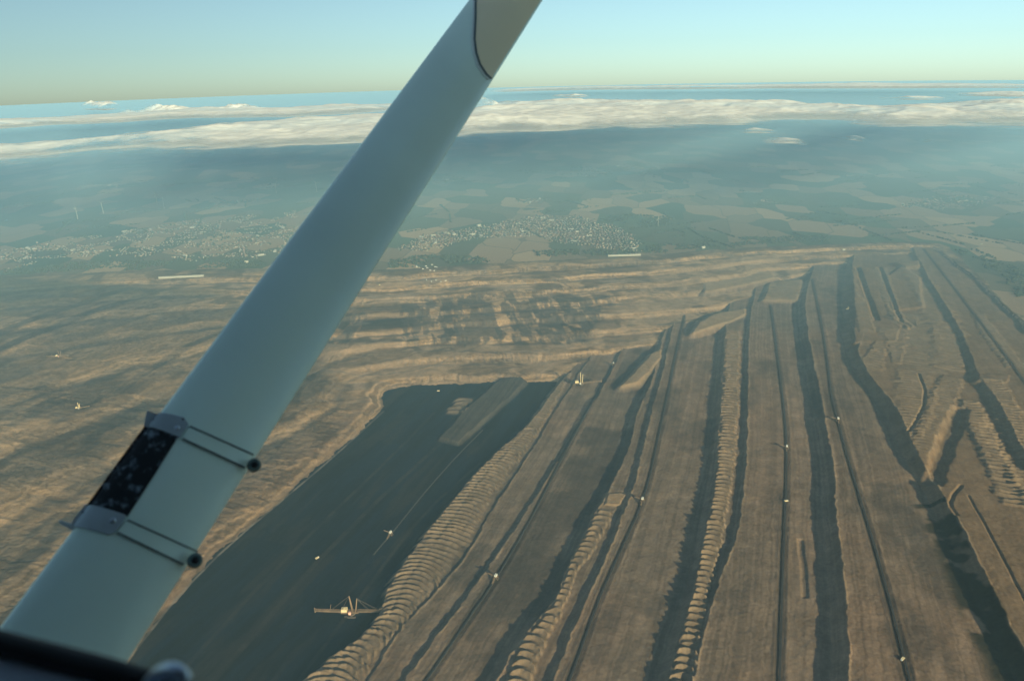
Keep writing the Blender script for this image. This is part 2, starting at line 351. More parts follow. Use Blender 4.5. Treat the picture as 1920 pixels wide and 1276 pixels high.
    for P, zz, s in MND[:1]:
        d = pdist(x, y, P); cs = mixc(cs, (.085, .078, .066), sst(-30, 0, d) * (.45 + .55 * st))
    cs = mixc(cs, (.185, .145, .10), ribm * .8)
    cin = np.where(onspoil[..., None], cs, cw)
    for P, lv in CNV:
        sd, arc = sdist(x, y, P); L = np.hypot(*np.diff(P, axis=0).T).sum(); m = (arc > -300) & (arc < L)
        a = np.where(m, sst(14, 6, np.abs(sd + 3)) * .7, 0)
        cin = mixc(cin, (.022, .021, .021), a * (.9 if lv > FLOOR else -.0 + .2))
    for P, wdt in TRK:
        sd, arc = sdist(x, y, P); L = np.hypot(*np.diff(P, axis=0).T).sum(); m = (arc > 0) & (arc < L)
        a = np.where(m, sst(wdt * 1.4, wdt * .6, np.abs(sd)) * .8, 0)
        cin = mixc(cin, (.20, .18, .15) if P is TRK[0][0] else ((.028, .025, .022) if wdt in (6, 9, 7, 3.5) else (.10, .09, .08)), a * (.45 + .55 * sst(.35, .6, fbm(arc, sd, 60, 3, 395))))
    cin = cin * np.asarray((1.07, .98, .95)) * .92 * (.80 + .40 * fbm(x, y, 30, 3, 380))[..., None]
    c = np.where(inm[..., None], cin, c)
    return z, c, np.where(inm, 0.0, 1.0)
def terrain_c(x, y):
    """chunked, with the land's curvature; far land is cheap"""
    z = np.zeros(x.shape); c = np.zeros(x.shape + (3,)); f = np.ones(x.shape)
    r = np.hypot(x, y); th = np.degrees(np.arctan2(x, y))
    near = np.nonzero((r < 8200) & (r > 700) & (np.abs(th) < 60))[0]
    for k in range(0, len(near), 250000):
        i = near[k:k + 250000]; z[i], c[i], f[i] = terrain(x[i], y[i])
    far = np.nonzero(~((r < 8200) & (r > 700) & (np.abs(th) < 60)))[0]
    z[far] = np.where(r[far] > 700, (fbm(x[far], y[far], 900, 3, 8) - .5) * 10, -100)
    c[far] = np.where((r[far] > 700)[:, None], np.asarray((.07, .085, .05)), np.asarray(C_GREY))
    f[far] = r[far] > 700
    return z - r * r / (2 * RE), c, f
def ground_z(x, y):
    z, _, _ = terrain_c(np.array([float(x)]), np.array([float(y)])); return float(z[0])
def grounds(xy):
    xy = np.asarray(xy, float); z, _, _ = terrain_c(xy[:, 0].copy(), xy[:, 1].copy()); return z

# ------------------------------------------------------------------ node materials
def new_mat(name):
    m = bpy.data.materials.new(name); m.use_nodes = True
    return m, m.node_tree, m.node_tree.nodes['Principled BSDF']
def N(t, kind, **kw):
    n = t.nodes.new(kind)
    for k, v in kw.items(): setattr(n, k, v)
    return n
def simple(name, col, rough=.8, metal=0, var=.25, scale=6.0, spec=.3):
    m, t, b = new_mat(name)
    b.inputs['Roughness'].default_value = rough; b.inputs['Metallic'].default_value = metal
    b.inputs['Specular IOR Level'].default_value = spec
    tc = N(t, 'ShaderNodeTexCoord'); no = N(t, 'ShaderNodeTexNoise'); no.inputs['Scale'].default_value = scale; no.inputs['Detail'].default_value = 6
    mr = N(t, 'ShaderNodeMapRange'); mr.inputs['From Min'].default_value = .3; mr.inputs['From Max'].default_value = .7
    mr.inputs['To Min'].default_value = 1 - var; mr.inputs['To Max'].default_value = 1 + var
    vm = N(t, 'ShaderNodeVectorMath', operation='SCALE'); vm.inputs[0].default_value = col
    t.links.new(tc.outputs['Object'], no.inputs['Vector']); t.links.new(no.outputs['Fac'], mr.inputs['Value'])
    t.links.new(mr.outputs[0], vm.inputs['Scale']); t.links.new(vm.outputs[0], b.inputs['Base Color'])
    return m
def ground_material():
    m, t, b = new_mat('land')
    b.inputs['Roughness'].default_value = .95; b.inputs['Specular IOR Level'].default_value = .1
    at_c = N(t, 'ShaderNodeAttribute', attribute_name='albedo'); at_f = N(t, 'ShaderNodeAttribute', attribute_name='farm')
    tc = N(t, 'ShaderNodeTexCoord')
    warp = N(t, 'ShaderNodeTexNoise'); warp.inputs['Scale'].default_value = .0006; warp.inputs['Detail'].default_value = 2
    t.links.new(tc.outputs['Object'], warp.inputs['Vector'])
    ws = N(t, 'ShaderNodeVectorMath', operation='SCALE'); ws.inputs['Scale'].default_value = 90
    t.links.new(warp.outputs['Color'], ws.inputs[0])
    wa = N(t, 'ShaderNodeVectorMath', operation='ADD'); t.links.new(tc.outputs['Object'], wa.inputs[0]); t.links.new(ws.outputs[0], wa.inputs[1])
    mp = N(t, 'ShaderNodeMapping'); mp.inputs['Rotation'].default_value = (0, 0, .35); mp.inputs['Scale'].default_value = (1 / 250, 1 / 440, 0.0)
    t.links.new(wa.outputs[0], mp.inputs['Vector'])
    vo = N(t, 'ShaderNodeTexVoronoi', distance='CHEBYCHEV', voronoi_dimensions='2D'); vo.inputs['Scale'].default_value = 1.0; vo.inputs['Randomness'].default_value = .75
    t.links.new(mp.outputs[0], vo.inputs['Vector'])
    sx = N(t, 'ShaderNodeSeparateColor'); t.links.new(vo.outputs['Color'], sx.inputs[0])
    cr = N(t, 'ShaderNodeValToRGB'); e = cr.color_ramp; e.interpolation = 'CONSTANT'
    cols = [(0, (.055, .075, .045)), (.12, (.085, .085, .055)), (.26, (.080, .090, .055)), (.38, (.075, .095, .055)), (.46, (.13, .105, .07)), (.58, (.25, .17, .11)), (.76, (.18, .13, .085)), (.88, (.32, .215, .13))]
    e.elements[0].position = 0; e.elements[0].color = cols[0][1] + (1,); e.elements[1].position = cols[1][0]; e.elements[1].color = cols[1][1] + (1,)
    for p, c in cols[2:]:
        el = e.elements.new(p); el.color = c + (1,)
    t.links.new(sx.outputs[0], cr.inputs[0])
    # tracks and hedges between fields
    v2 = N(t, 'ShaderNodeTexVoronoi', distance='CHEBYCHEV', voronoi_dimensions='2D', feature='F2'); v2.inputs['Scale'].default_value = 1.0; v2.inputs['Randomness'].default_value = .75
    t.links.new(mp.outputs[0], v2.inputs['Vector'])
    df = N(t, 'ShaderNodeMath', operation='SUBTRACT'); t.links.new(v2.outputs['Distance'], df.inputs[0]); t.links.new(vo.outputs['Distance'], df.inputs[1])
    ed = N(t, 'ShaderNodeMapRange'); ed.inputs['From Min'].default_value = .015; ed.inputs['From Max'].default_value = .05; ed.inputs['To Min'].default_value = .55; ed.inputs['To Max'].default_value = 0
    t.links.new(df.outputs[0], ed.inputs['Value'])
    m1 = N(t, 'ShaderNodeMix', data_type='RGBA'); t.links.new(ed.outputs[0], m1.inputs['Factor']); t.links.new(cr.outputs[0], m1.inputs['A']); m1.inputs['B'].default_value = (.045, .055, .035, 1)
    # big scrubby stretches
    n2 = N(t, 'ShaderNodeTexNoise'); n2.inputs['Scale'].default_value = .0011; n2.inputs['Detail'].default_value = 7; n2.inputs['Roughness'].default_value = .6
    t.links.new(tc.outputs['Object'], n2.inputs['Vector'])
    r2 = N(t, 'ShaderNodeMapRange'); r2.inputs['From Min'].default_value = .64; r2.inputs['From Max'].default_value = .68; t.links.new(n2.outputs['Fac'], r2.inputs['Value'])
    m2 = N(t, 'ShaderNodeMix', data_type='RGBA'); t.links.new(r2.outputs[0], m2.inputs['Factor']); t.links.new(m1.outputs['Result'], m2.inputs['A']); m2.inputs['B'].default_value = (.050, .060, .040, 1)
    m3 = N(t, 'ShaderNodeMix', data_type='RGBA'); t.links.new(at_f.outputs['Fac'], m3.inputs['Factor']); t.links.new(at_c.outputs['Color'], m3.inputs['A']); t.links.new(m2.outputs['Result'], m3.inputs['B'])
    n3 = N(t, 'ShaderNodeTexNoise'); n3.inputs['Scale'].default_value = .11; n3.inputs['Detail'].default_value = 8; n3.inputs['Roughness'].default_value = .7
    t.links.new(tc.outputs['Object'], n3.inputs['Vector'])
    r3 = N(t, 'ShaderNodeMapRange'); r3.inputs['From Min'].default_value = .3; r3.inputs['From Max'].default_value = .7; r3.inputs['To Min'].default_value = .78; r3.inputs['To Max'].default_value = 1.22
    t.links.new(n3.outputs['Fac'], r3.inputs['Value'])
    sc = N(t, 'ShaderNodeVectorMath', operation='SCALE'); t.links.new(m3.outputs['Result'], sc.inputs[0]); t.links.new(r3.outputs[0], sc.inputs['Scale'])
    t.links.new(sc.outputs[0], b.inputs['Base Color'])
    bp = N(t, 'ShaderNodeBump'); bp.inputs['Strength'].default_value = .35; bp.inputs['Distance'].default_value = 1.2
    t.links.new(n3.outputs['Fac'], bp.inputs['Height']); t.links.new(bp.outputs[0], b.inputs['Normal'])
    return m

# ------------------------------------------------------------------ the ground, one sheet to beyond the horizon
th = np.r_[np.linspace(-180, -45, 60)[:-1], np.linspace(-45, 42, 1380), np.linspace(42, 180, 60)[1:-1]]
rr = [0.5, 200, 450, 700, 850, 1000]
r = 1080.0
while r < 64000:
    rr.append(r); r *= 1.0014 if r < 2700 else 1.0020 if r < 7200 else (1.006 if r < 16000 else 1.02)
rr.append(64000.0); rr = np.array(rr)
TH, RR = np.meshgrid(np.radians(th), rr)
X = (RR * np.sin(TH)).ravel(); Y = (RR * np.cos(TH)).ravel()
Z, COL, FARM = terrain_c(X, Y)
nr, nc = RR.shape
ii = np.arange(nr - 1)[:, None] * nc; jj = np.arange(nc)[None, :]; j2 = (jj + 1) % nc
quads = np.stack([ii + jj, ii + j2, ii + nc + j2, ii + nc + jj], -1).reshape(-1, 4)
def fast_mesh(name, V, Q):
    me = bpy.data.meshes.new(name); k = Q.shape[1]
    me.vertices.add(len(V)); me.vertices.foreach_set('co', V.astype(np.float32).ravel())
    me.loops.add(Q.size); me.loops.foreach_set('vertex_index', Q.astype(np.int32).ravel())
    me.polygons.add(len(Q)); me.polygons.foreach_set('loop_start', np.arange(0, Q.size, k, dtype=np.int32))
    me.polygons.foreach_set('use_smooth', np.ones(len(Q), bool))
    me.update(calc_edges=True)
    return me
gm = fast_mesh('ground', np.c_[X, Y, Z], quads[:, ::-1])
a = gm.attributes.new('albedo', 'FLOAT_COLOR', 'POINT'); a.data.foreach_set('color', np.c_[COL, np.ones(len(COL))].astype(np.float32).ravel())
a = gm.attributes.new('farm', 'FLOAT', 'POINT'); a.data.foreach_set('value', FARM.astype(np.float32))
link('ground', gm, ground_material(), kind='structure')
del TH, RR, quads

# ------------------------------------------------------------------ haze: a closed volume round the camera and all the land, its top dipping below the clouds
def haze():
    R_ = 66000.0
    HT = 740.0
    prof = [(30, CAM_H + 30), (60, CAM_H - 40), (160, 260), (420, 50), (1000, 46), (1500, 48)]
    for q in list(np.linspace(1900, 9000, 24)) + list(np.linspace(10500, R_, 28)):
        w = min(1, max(0, (q - 1500) / 5600)); prof.append((q, 50 + (HT - 50) * w * w * (3 - 2 * w) - q * q / (2 * RE)))
    prof.append((R_, -R_ * R_ / (2 * RE) - 160))
    n = 96; V = [(0, 0, CAM_H + 36)]; Fc = []
    for q, z in prof:
        for k in range(n): V.append((q * math.sin(2 * math.pi * k / n), q * math.cos(2 * math.pi * k / n), z))
    bot = len(V); V.append((0, 0, -R_ * R_ / (2 * RE) - 160))
    for k in range(n): Fc.append((0, 1 + (k + 1) % n, 1 + k))
    for i in range(len(prof) - 1):
        for k in range(n):
            a, b = 1 + i * n + k, 1 + i * n + (k + 1) % n
            Fc.append((a, b, b + n, a + n))
    l = 1 + (len(prof) - 1) * n
    for k in range(n): Fc.append((l + k, l + (k + 1) % n, bot))
    me = bpy.data.meshes.new('haze'); me.from_pydata(V, [], Fc)
    bm = bmesh.new(); bm.from_mesh(me); bmesh.ops.recalc_face_normals(bm, faces=bm.faces[:]); bm.to_mesh(me); bm.free()
    m = bpy.data.materials.new('haze_air'); m.use_nodes = True; t = m.node_tree; t.nodes.clear()
    o = N(t, 'ShaderNodeOutputMaterial'); v = N(t, 'ShaderNodeVolumePrincipled')
    v.inputs['Color'].default_value = (.46, .72, .94, 1); v.inputs['Density'].default_value = HAZE_D; v.inputs['Anisotropy'].default_value = 0.0
    t.links.new(v.outputs[0], o.inputs['Volume'])
    link('haze', me, m, kind='stuff')
HAZE_D = 2.3e-4

# ------------------------------------------------------------------ clouds
def cloud_material():
    m, t, b = new_mat('cloud')
    b.inputs['Base Color'].default_value = (.95, .95, .95, 1); b.inputs['Roughness'].default_value = 1; b.inputs['Specular IOR Level'].default_value = 0
    b.inputs['Subsurface Weight'].default_value = 0
    at_ = N(t, 'ShaderNodeAttribute', attribute_name='thick'); tc = N(t, 'ShaderNodeTexCoord')
    mp = N(t, 'ShaderNodeMapping'); mp.inputs['Scale'].default_value = (1, 1, 2.5)
    no = N(t, 'ShaderNodeTexNoise'); no.inputs['Scale'].default_value = .005; no.inputs['Detail'].default_value = 8; no.inputs['Roughness'].default_value = .6
    t.links.new(tc.outputs['Object'], mp.inputs[0]); t.links.new(mp.outputs[0], no.inputs['Vector'])
    ad = N(t, 'ShaderNodeMath', operation='MULTIPLY_ADD'); ad.inputs[1].default_value = 1.6; t.links.new(no.outputs['Fac'], ad.inputs[0])
    s = N(t, 'ShaderNodeMath', operation='SUBTRACT'); t.links.new(at_.outputs['Fac'], s.inputs[0]); s.inputs[1].default_value = .98
    t.links.new(s.outputs[0], ad.inputs[2])
    mr = N(t, 'ShaderNodeMapRange', interpolation_type='SMOOTHSTEP'); mr.inputs['From Min'].default_value = 0.0; mr.inputs['From Max'].default_value = .9
    mr.inputs['To Max'].default_value = .68; t.links.new(ad.outputs[0], mr.inputs['Value']); t.links.new(mr.outputs[0], b.inputs['Alpha'])
    tr = N(t, 'ShaderNodeBsdfTranslucent'); tr.inputs['Color'].default_value = (.97, .97, .97, 1)
    mx = N(t, 'ShaderNodeMixShader'); mx.inputs[0].default_value = .35
    tp = N(t, 'ShaderNodeBsdfTransparent'); mx2 = N(t, 'ShaderNodeMixShader')
    b2 = N(t, 'ShaderNodeBsdfDiffuse'); b2.inputs['Color'].default_value = (.95, .95, .95, 1)
    t.links.new(b2.outputs[0], mx.inputs[1]); t.links.new(tr.outputs[0], mx.inputs[2])
    t.links.new(mr.outputs[0], mx2.inputs[0]); t.links.new(tp.outputs[0], mx2.inputs[1]); t.links.new(mx.outputs[0], mx2.inputs[2])
    t.links.new(mx2.outputs[0], t.nodes['Material Output'].inputs['Surface'])
    t.nodes.remove(b)
    return m
CLOUD = cloud_material()
def cloud(name, pts, alt, hgt, edge, lump, seed, step=1.0, bumps=()):
    P = smooth_line(atl(pts + [pts[0]], alt), 1)[:-1]
    rp = np.hypot(P[:, 0], P[:, 1]); tp_ = np.arctan2(P[:, 0], P[:, 1])
    r0, r1 = rp.min() * .93, rp.max() * 1.07; t0, t1 = tp_.min() - .02, tp_.max() + .02
    nr_ = int(min(520, max(40, math.log(r1 / r0) / (.0022 * step)))); nt_ = int(min(1300, max(40, (t1 - t0) / (.0011 * step))))
    T, Q = np.meshgrid(np.linspace(t0, t1, nt_), np.geomspace(r0, r1, nr_))
    x = (Q * np.sin(T)).ravel(); y = (Q * np.cos(T)).ravel()
    d = pdist(x, y, P)
    e = d / edge + (fbm(x, y, lump * 2.2, 5, seed, .55) - .5) * 2.9
    th_ = np.clip(e, 0, 1.3) / 1.3
    big = fbm(x, y, lump, 5, seed + 9, .50); rid = 1 - np.abs(fbm(x, y, lump * .5, 3, seed + 30, .42) * 2 - 1)
    top = (np.sqrt(np.clip(th_, 0, 1)) * (.25 + 1.15 * big ** 1.3) + .30 * rid * th_) * hgt
    for bx, by, br, bh in bumps:
        cx, cy = at(bx, by, alt)
        q = np.hypot(x - cx, y - cy) / br
        top = top + bh * np.clip(1 - q * q, 0, 1) ** .7 * (.25 + 1.4 * fbm(x, y, br * .45, 5, seed + 50, .6))
    r2 = (x * x + y * y) / (2 * RE)
    zt = alt + top - r2; zb = alt - .25 * hgt * th_ - r2 - .5
    keep = (e > -.15).reshape(nr_, nt_)
    k = keep[:-1, :-1] | keep[1:, :-1] | keep[:-1, 1:] | keep[1:, 1:]
    I, J = np.nonzero(k); base = I * nt_ + J
    q = np.stack([base, base + nt_, base + nt_ + 1, base + 1], 1)
    nv = nr_ * nt_; V = np.r_[np.c_[x, y, zt], np.c_[x, y, zb]]
    Qd = np.r_[q[:, ::-1], q + nv]
    # side walls along the kept region's border
    kk = np.zeros((nr_ + 1, nt_ + 1), bool); kk[1:-1, 1:-1] = k[:nr_ - 1, :nt_ - 1]
    side = []
    for di, dj, a, b in ((-1, 0, (0, 0), (0, 1)), (1, 0, (1, 1), (1, 0)), (0, -1, (1, 0), (0, 0)), (0, 1, (0, 1), (1, 1))):
        m = k & ~kk[1 + di:1 + di + nr_ - 1, 1 + dj:1 + dj + nt_ - 1]; A, B = np.nonzero(m)
        va = (A + a[0]) * nt_ + B + a[1]; vb = (A + b[0]) * nt_ + B + b[1]
        side.append(np.stack([va, vb, vb + nv, va + nv], 1))
    Qd = np.r_[Qd, np.concatenate(side)]
    used, inv = np.unique(Qd, return_inverse=True)
    me = fast_mesh(name, V[used], inv.reshape(Qd.shape))
    tk = np.r_[np.clip(e, 0, 1.5), np.clip(e, 0, 1.5)][used]
    at2 = me.attributes.new('thick', 'FLOAT', 'POINT'); at2.data.foreach_set('value', tk.astype(np.float32))
    return link(name, me, CLOUD, kind='stuff')
CB = 810.0
cloud('cloud_bank', [(-300, 290), (-120, 281), (0, 273), (130, 265), (280, 251), (400, 239), (480, 235), (620, 228), (720, 221), (860, 205), (930, 199), (1000, 196), (1100, 191), (1200, 192), (1340, 193), (1480, 199), (1560, 204), (1700, 201), (1760, 197), (1920, 198), (2150, 196),
      (2150, 240), (1920, 234), (1850, 236), (1700, 239), (1560, 236), (1540, 224), (1480, 240), (1380, 240), (1250, 245), (1120, 247), (1000, 251), (900, 257), (850, 262), (700, 269), (560, 272), (480, 276), (330, 286), (200, 293), (100, 301), (0, 306), (-120, 313), (-300, 325)],
      CB, 70, 520, 620, 500, .75, bumps=((909, 203, 150, 62), (899, 204, 120, 40)))
cloud('cloud_bank', [(-200, 246), (0, 230), (100, 222), (240, 214), (330, 205), (480, 204), (600, 203), (730, 196), (820, 194), (830, 204), (720, 209), (600, 217), (480, 222), (300, 228), (120, 236), (0, 243), (-200, 258)],
      CB + 5, 50, 420, 900, 600, .8, bumps=((225, 214, 260, 16), (255, 213, 200, 22), (275, 211, 170, 32), (292, 210, 150, 44), (312, 210, 170, 48), (333, 210, 140, 30), (400, 209, 200, 14), (432, 208, 150, 22), (450, 207, 150, 34), (470, 207, 150, 24), (640, 205, 220, 14)))
cloud('cloud_bank', [(880, 170), (1000, 166), (1100, 163), (1300, 162), (1600, 160), (1920, 160), (2100, 160), (2100, 166), (1920, 167), (1700, 167), (1450, 168), (1200, 168), (1050, 170), (900, 174)],
      CB, 45, 900, 1600, 700, 1.0)
for n_, pts in enumerate([[(1030, 182), (1070, 178), (1100, 179), (1090, 183)], [(1630, 186), (1700, 183), (1790, 185), (1720, 189)], [(1780, 178), (1850, 174), (1960, 176), (1960, 182), (1850, 181)], [(1800, 192), (1880, 187), (1990, 188), (1990, 193)],
                          [(1440, 262), (1490, 263), (1535, 271), (1500, 274), (1470, 268)], [(1580, 260), (1610, 258), (1640, 266), (1600, 265)], [(1700, 264), (1740, 263), (1780, 266), (1740, 270)], [(1370, 246), (1420, 243), (1470, 249), (1400, 250)], [(920, 270), (960, 267), (1000, 268), (960, 272)], [(140, 204), (190, 201), (235, 202), (190, 205)]]):
    cloud('cloudlet', pts, CB - 10, (30 if n_ < 9 else 110), 140, 340, 800 + 7 * n_, 1.0)
haze()

# ------------------------------------------------------------------ the aircraft the view is taken from: strut, sill, wing and cabin round the camera
PAINT = simple('strut_paint', (.76, .90, .84), .42, 0, .06, 3.0, .5)
_c = PAINT.node_tree.nodes['Principled BSDF']; _c.inputs['Coat Weight'].default_value = .7; _c.inputs['Coat Roughness'].default_value = .12
CUFF_LIT = simple('cuff_lit_paint', (.88, .76, .55), .5, 0, .05, 2.0, .5)
BRACKET = simple('bracket_paint', (.40, .45, .50), .5, .1, .18, 12.0, .5)
RUBBER = simple('black_rubber', (.012, .012, .014), .6, 0, .3, 20.0, .4)
PANEL = simple('cabin_panel', (.45, .50, .60), .7, 0, .1, 10.0)
STEEL = simple('steel', (.45, .50, .60), .3, .8, .15, 20.0, .6)
SEAM = simple('seam_sealant', (.14, .17, .18), .7, 0, .2, 20.0)
CLIGHT = simple('lip_paint', (.62, .66, .66), .4, 0, .08, 10)
def pad_material():
    m, t, b = new_mat('worn_pad')
    tc = N(t, 'ShaderNodeTexCoord'); no = N(t, 'ShaderNodeTexNoise'); no.inputs['Scale'].default_value = 55; no.inputs['Detail'].default_value = 9; no.inputs['Roughness'].default_value = .68
    cr = N(t, 'ShaderNodeValToRGB'); cr.color_ramp.elements[0].position = .53; cr.color_ramp.elements[0].color = (.010, .013, .018, 1)
    cr.color_ramp.elements[1].position = .66; cr.color_ramp.elements[1].color = (.22, .27, .33, 1)
    t.links.new(tc.outputs['Object'], no.inputs['Vector']); t.links.new(no.outputs['Fac'], cr.inputs['Fac']); t.links.new(cr.outputs[0], b.inputs['Base Color'])
    b.inputs['Roughness'].default_value = .9
    return m
PAD = pad_material()
CAMP = Vector((0, 0, CAM_H))
air = link('aircraft', None, loc=CAMP, label='high wing light aircraft whose pale wing strut crosses the view in front of the camera', category='aircraft')
D = Vector((.5424, 1.2417, -1.0))                        # strut axis in camera space (x right, y up, -z forward)
Dn = D.normalized()
rl = Vector((-.6667, -.3729, -1.0)); rr_ = Vector((-.4729, -.3729, -1.0))
best = None
for k in range(200):
    q = .7 + .6 * k / 199
    W = rr_ * q - rl
    W = W - Dn * W.dot(Dn)
    mid = (rl + rr_ * q) / 2 + D * .25
    f = abs(W.normalized().dot(mid.normalized()))
    if best is None or f < best[0]: best = (f, q, W.copy())
_, q_, W = best
W0 = rl * 1.0                                            # left edge origin
Nn = W.cross(Dn).normalized()
if Nn.dot(-W0) < 0: Nn = -Nn                             # towards the camera
chord = W.length; Wn = W.normalized()
THK = .30
def prof(u):
    """half thickness of the section at chord fraction u (blunt edge left, thin edge right)"""
    u = min(1, max(0, u))
    return chord * THK * (1.38 * math.sqrt(u) * (1 - u) ** .75 * .82 + .05 * math.sqrt(max(0, u * (1 - u))))
def S(u, v, off=0.0, side=1):
    """point on the strut: u over the chord, v metres along, off metres above the skin; camera space"""
    if u < 0:                                             # overhangs past the left edge
        return W0 + Wn * (u * chord) + Dn * v + Nn * (off * side)
    e = .012; du = (prof(u + e) - prof(u - e)) / ((min(1, u + e) - max(0, u - e)) * chord)
    n = (Nn * side - Wn * du).normalized()
    return W0 + Wn * (u * chord) + Dn * v + Nn * (prof(u) * side) + n * off
def uv(px, py):
    """strut surface coordinates seen at a pixel"""
    d = Vector(((px - 960) / F, (638 - py) / F, -1.0)); u = .5
    for _ in range(25):
        P0 = W0 + Nn * (prof(u))
        t = P0.dot(Nn) / d.dot(Nn); p = d * t - W0
        u2 = p.dot(Wn) / chord; u = .5 * u + .5 * u2; v = p.dot(Dn)
    return u, v
def world_mesh(name, V, Fc, mat, parent=air, smooth=True, mod=None, **kw):
    me = bpy.data.meshes.new(name); me.from_pydata([tuple(M3 @ v) for v in V], [], Fc)
    bm = bmesh.new(); bm.from_mesh(me); bmesh.ops.recalc_face_normals(bm, faces=bm.faces[:]); bm.to_mesh(me); bm.free()
    if smooth:
        for p in me.polygons: p.use_smooth = True
    o = link(name, me, mat, parent, **kw)
    return o
us = [.5 - .5 * math.cos(math.pi * k / 40) for k in range(41)]
vl = np.linspace(-1.2, 4.6, 60)
V = []; Fc = []
ring = [(u, 1) for u in us] + [(u, -1) for u in us[1:-1][::-1]]
for v in vl:
    for u, sd in ring: V.append(S(u, v, 0, sd))
nn = len(ring)
for i in range(len(vl) - 1):
    for k in range(nn): Fc.append((i * nn + k, i * nn + (k + 1) % nn, (i + 1) * nn + (k + 1) % nn, (i + 1) * nn + k))
Fc.append(tuple(range(nn))); Fc.append(tuple((len(vl) - 1) * nn + k for k in range(nn)))
strut = world_mesh('wing_strut', V, Fc, PAINT)
def patch(name, rows, mat, th, parent=strut, nu=14, sub=8, base=.0008, **kw):
    """a plate lying on the strut; rows = [(left pixel, right pixel), ...]"""
    R2 = []
    for a, b in zip(rows[:-1], rows[1:]):
        for k in range(sub):
            f = k / sub
            R2.append(tuple(tuple(a[i][j] * (1 - f) + b[i][j] * f for j in (0, 1)) for i in (0, 1)))
    R2.append(rows[-1]); V = []; Fc = []
    G = []
    for l, r_ in R2:
        ul, ur = uv(*l), uv(*r_)
        G.append([(ul[0] + (ur[0] - ul[0]) * k / nu, ul[1] + (ur[1] - ul[1]) * k / nu) for k in range(nu + 1)])
    for lay in (base + th, base - .0012):
        for row in G:
            for u, v in row: V.append(S(u, v, lay))
    m_, n_ = len(G), nu + 1; off = m_ * n_
    for i in range(m_ - 1):
        for k in range(nu):
            a = i * n_ + k
            Fc.append((a, a + 1, a + n_ + 1, a + n_)); Fc.append((off + a, off + a + n_, off + a + n_ + 1, off + a + 1))
    rim = [i for i in range(n_)] + [i * n_ + nu for i in range(1, m_)] + [(m_ - 1) * n_ + k for k in range(nu - 1, -1, -1)] + [i * n_ for i in range(m_ - 2, 0, -1)]
    for a, b in zip(rim, rim[1:] + rim[:1]): Fc.append((a, b, b + off, a + off))
    o = world_mesh(name, V, Fc, mat, parent, smooth=False, **kw)
    return o
# fairing cuff where the strut meets the wing; its sunlit patch painted in beige
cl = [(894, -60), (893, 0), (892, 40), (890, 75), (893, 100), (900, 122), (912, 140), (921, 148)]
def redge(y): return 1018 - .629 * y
patch('fairing_cuff', [((x, y), (max(x + 1, redge(y) - 5), y)) for x, y in cl], CUFF_LIT, .0016, label='cuff with a rounded end at the strut top, its sunlit tone painted in beige')
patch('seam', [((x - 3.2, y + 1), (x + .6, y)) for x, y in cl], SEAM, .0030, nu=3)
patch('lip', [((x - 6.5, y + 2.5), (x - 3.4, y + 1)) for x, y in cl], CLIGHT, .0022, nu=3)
# black scuffed step pad and its two brackets
patch('step_pad', [((272, 797), (336, 815)), ((218, 870), (291, 888)), ((160, 950), (239, 968))], PAD, .0012, sub=14, label='black pad with scuffed flaking surface')
patch('bracket', [((275, 771), (345, 784)), ((271, 786), (353, 797)), ((269, 799), (336, 821))], BRACKET, .0024, base=.0016, label='upper bracket plate over the pad')
patch('bracket', [((159, 946), (236, 966)), ((147, 962), (230, 979)), ((136, 976), (218, 996)), ((131, 987), (205, 1003))], BRACKET, .0024, base=.0016, label='lower bracket plate over the pad')
def ledge(y): return 880 - .749 * y
# tab that overhangs the left edge, and flaps of the two straps
V = []; 
def slab(name, quad, depth, th, mat, parent=strut, **kw):
    c_ = [Vector(((px - 960) / F, (638 - py) / F, -1.0)) * depth for px, py in quad]
    n_ = (c_[1] - c_[0]).cross(c_[2] - c_[0]).normalized() * th; k = len(quad)
    V = c_ + [v + n_ for v in c_]; Fc = [tuple(range(k)), tuple(range(2 * k - 1, k - 1, -1))] + [(i, (i + 1) % k, (i + 1) % k + k, i + k) for i in range(k)]
    return world_mesh(name, V, Fc, mat, parent, smooth=False, **kw)
dl = abs(S(*uv(150, 985)).z)
slab('tab', [(110, 975), (137, 982), (155, 990), (152, 998), (132, 992), (112, 981)], dl, .002, BRACKET)
for a0, a1, b0, b1 in [((342, 823), (457, 876), (356, 800), (473, 852)), ((220, 998), (342, 1057), (239, 975), (368, 1033))]:
    rows = [((a0[0] * (1 - f) + a1[0] * f, a0[1] * (1 - f) + a1[1] * f), (b0[0] * (1 - f) + b1[0] * f, b0[1] * (1 - f) + b1[1] * f)) for f in (0, .5, 1)]
    st = patch('strap', rows, PAINT, .0016, nu=6)
    for side, cc in (('a', (a0, a1)), ('b', (b0, b1))):
        (x0, y0), (x1, y1) = cc
        patch('gasket', [((x0 - .8, y0 + 1.3), (x0 + .8, y0 - 1.3)), ((x1 - .8, y1 + 1.3), (x1 + .8, y1 - 1.3))], SEAM, .0028, nu=2)
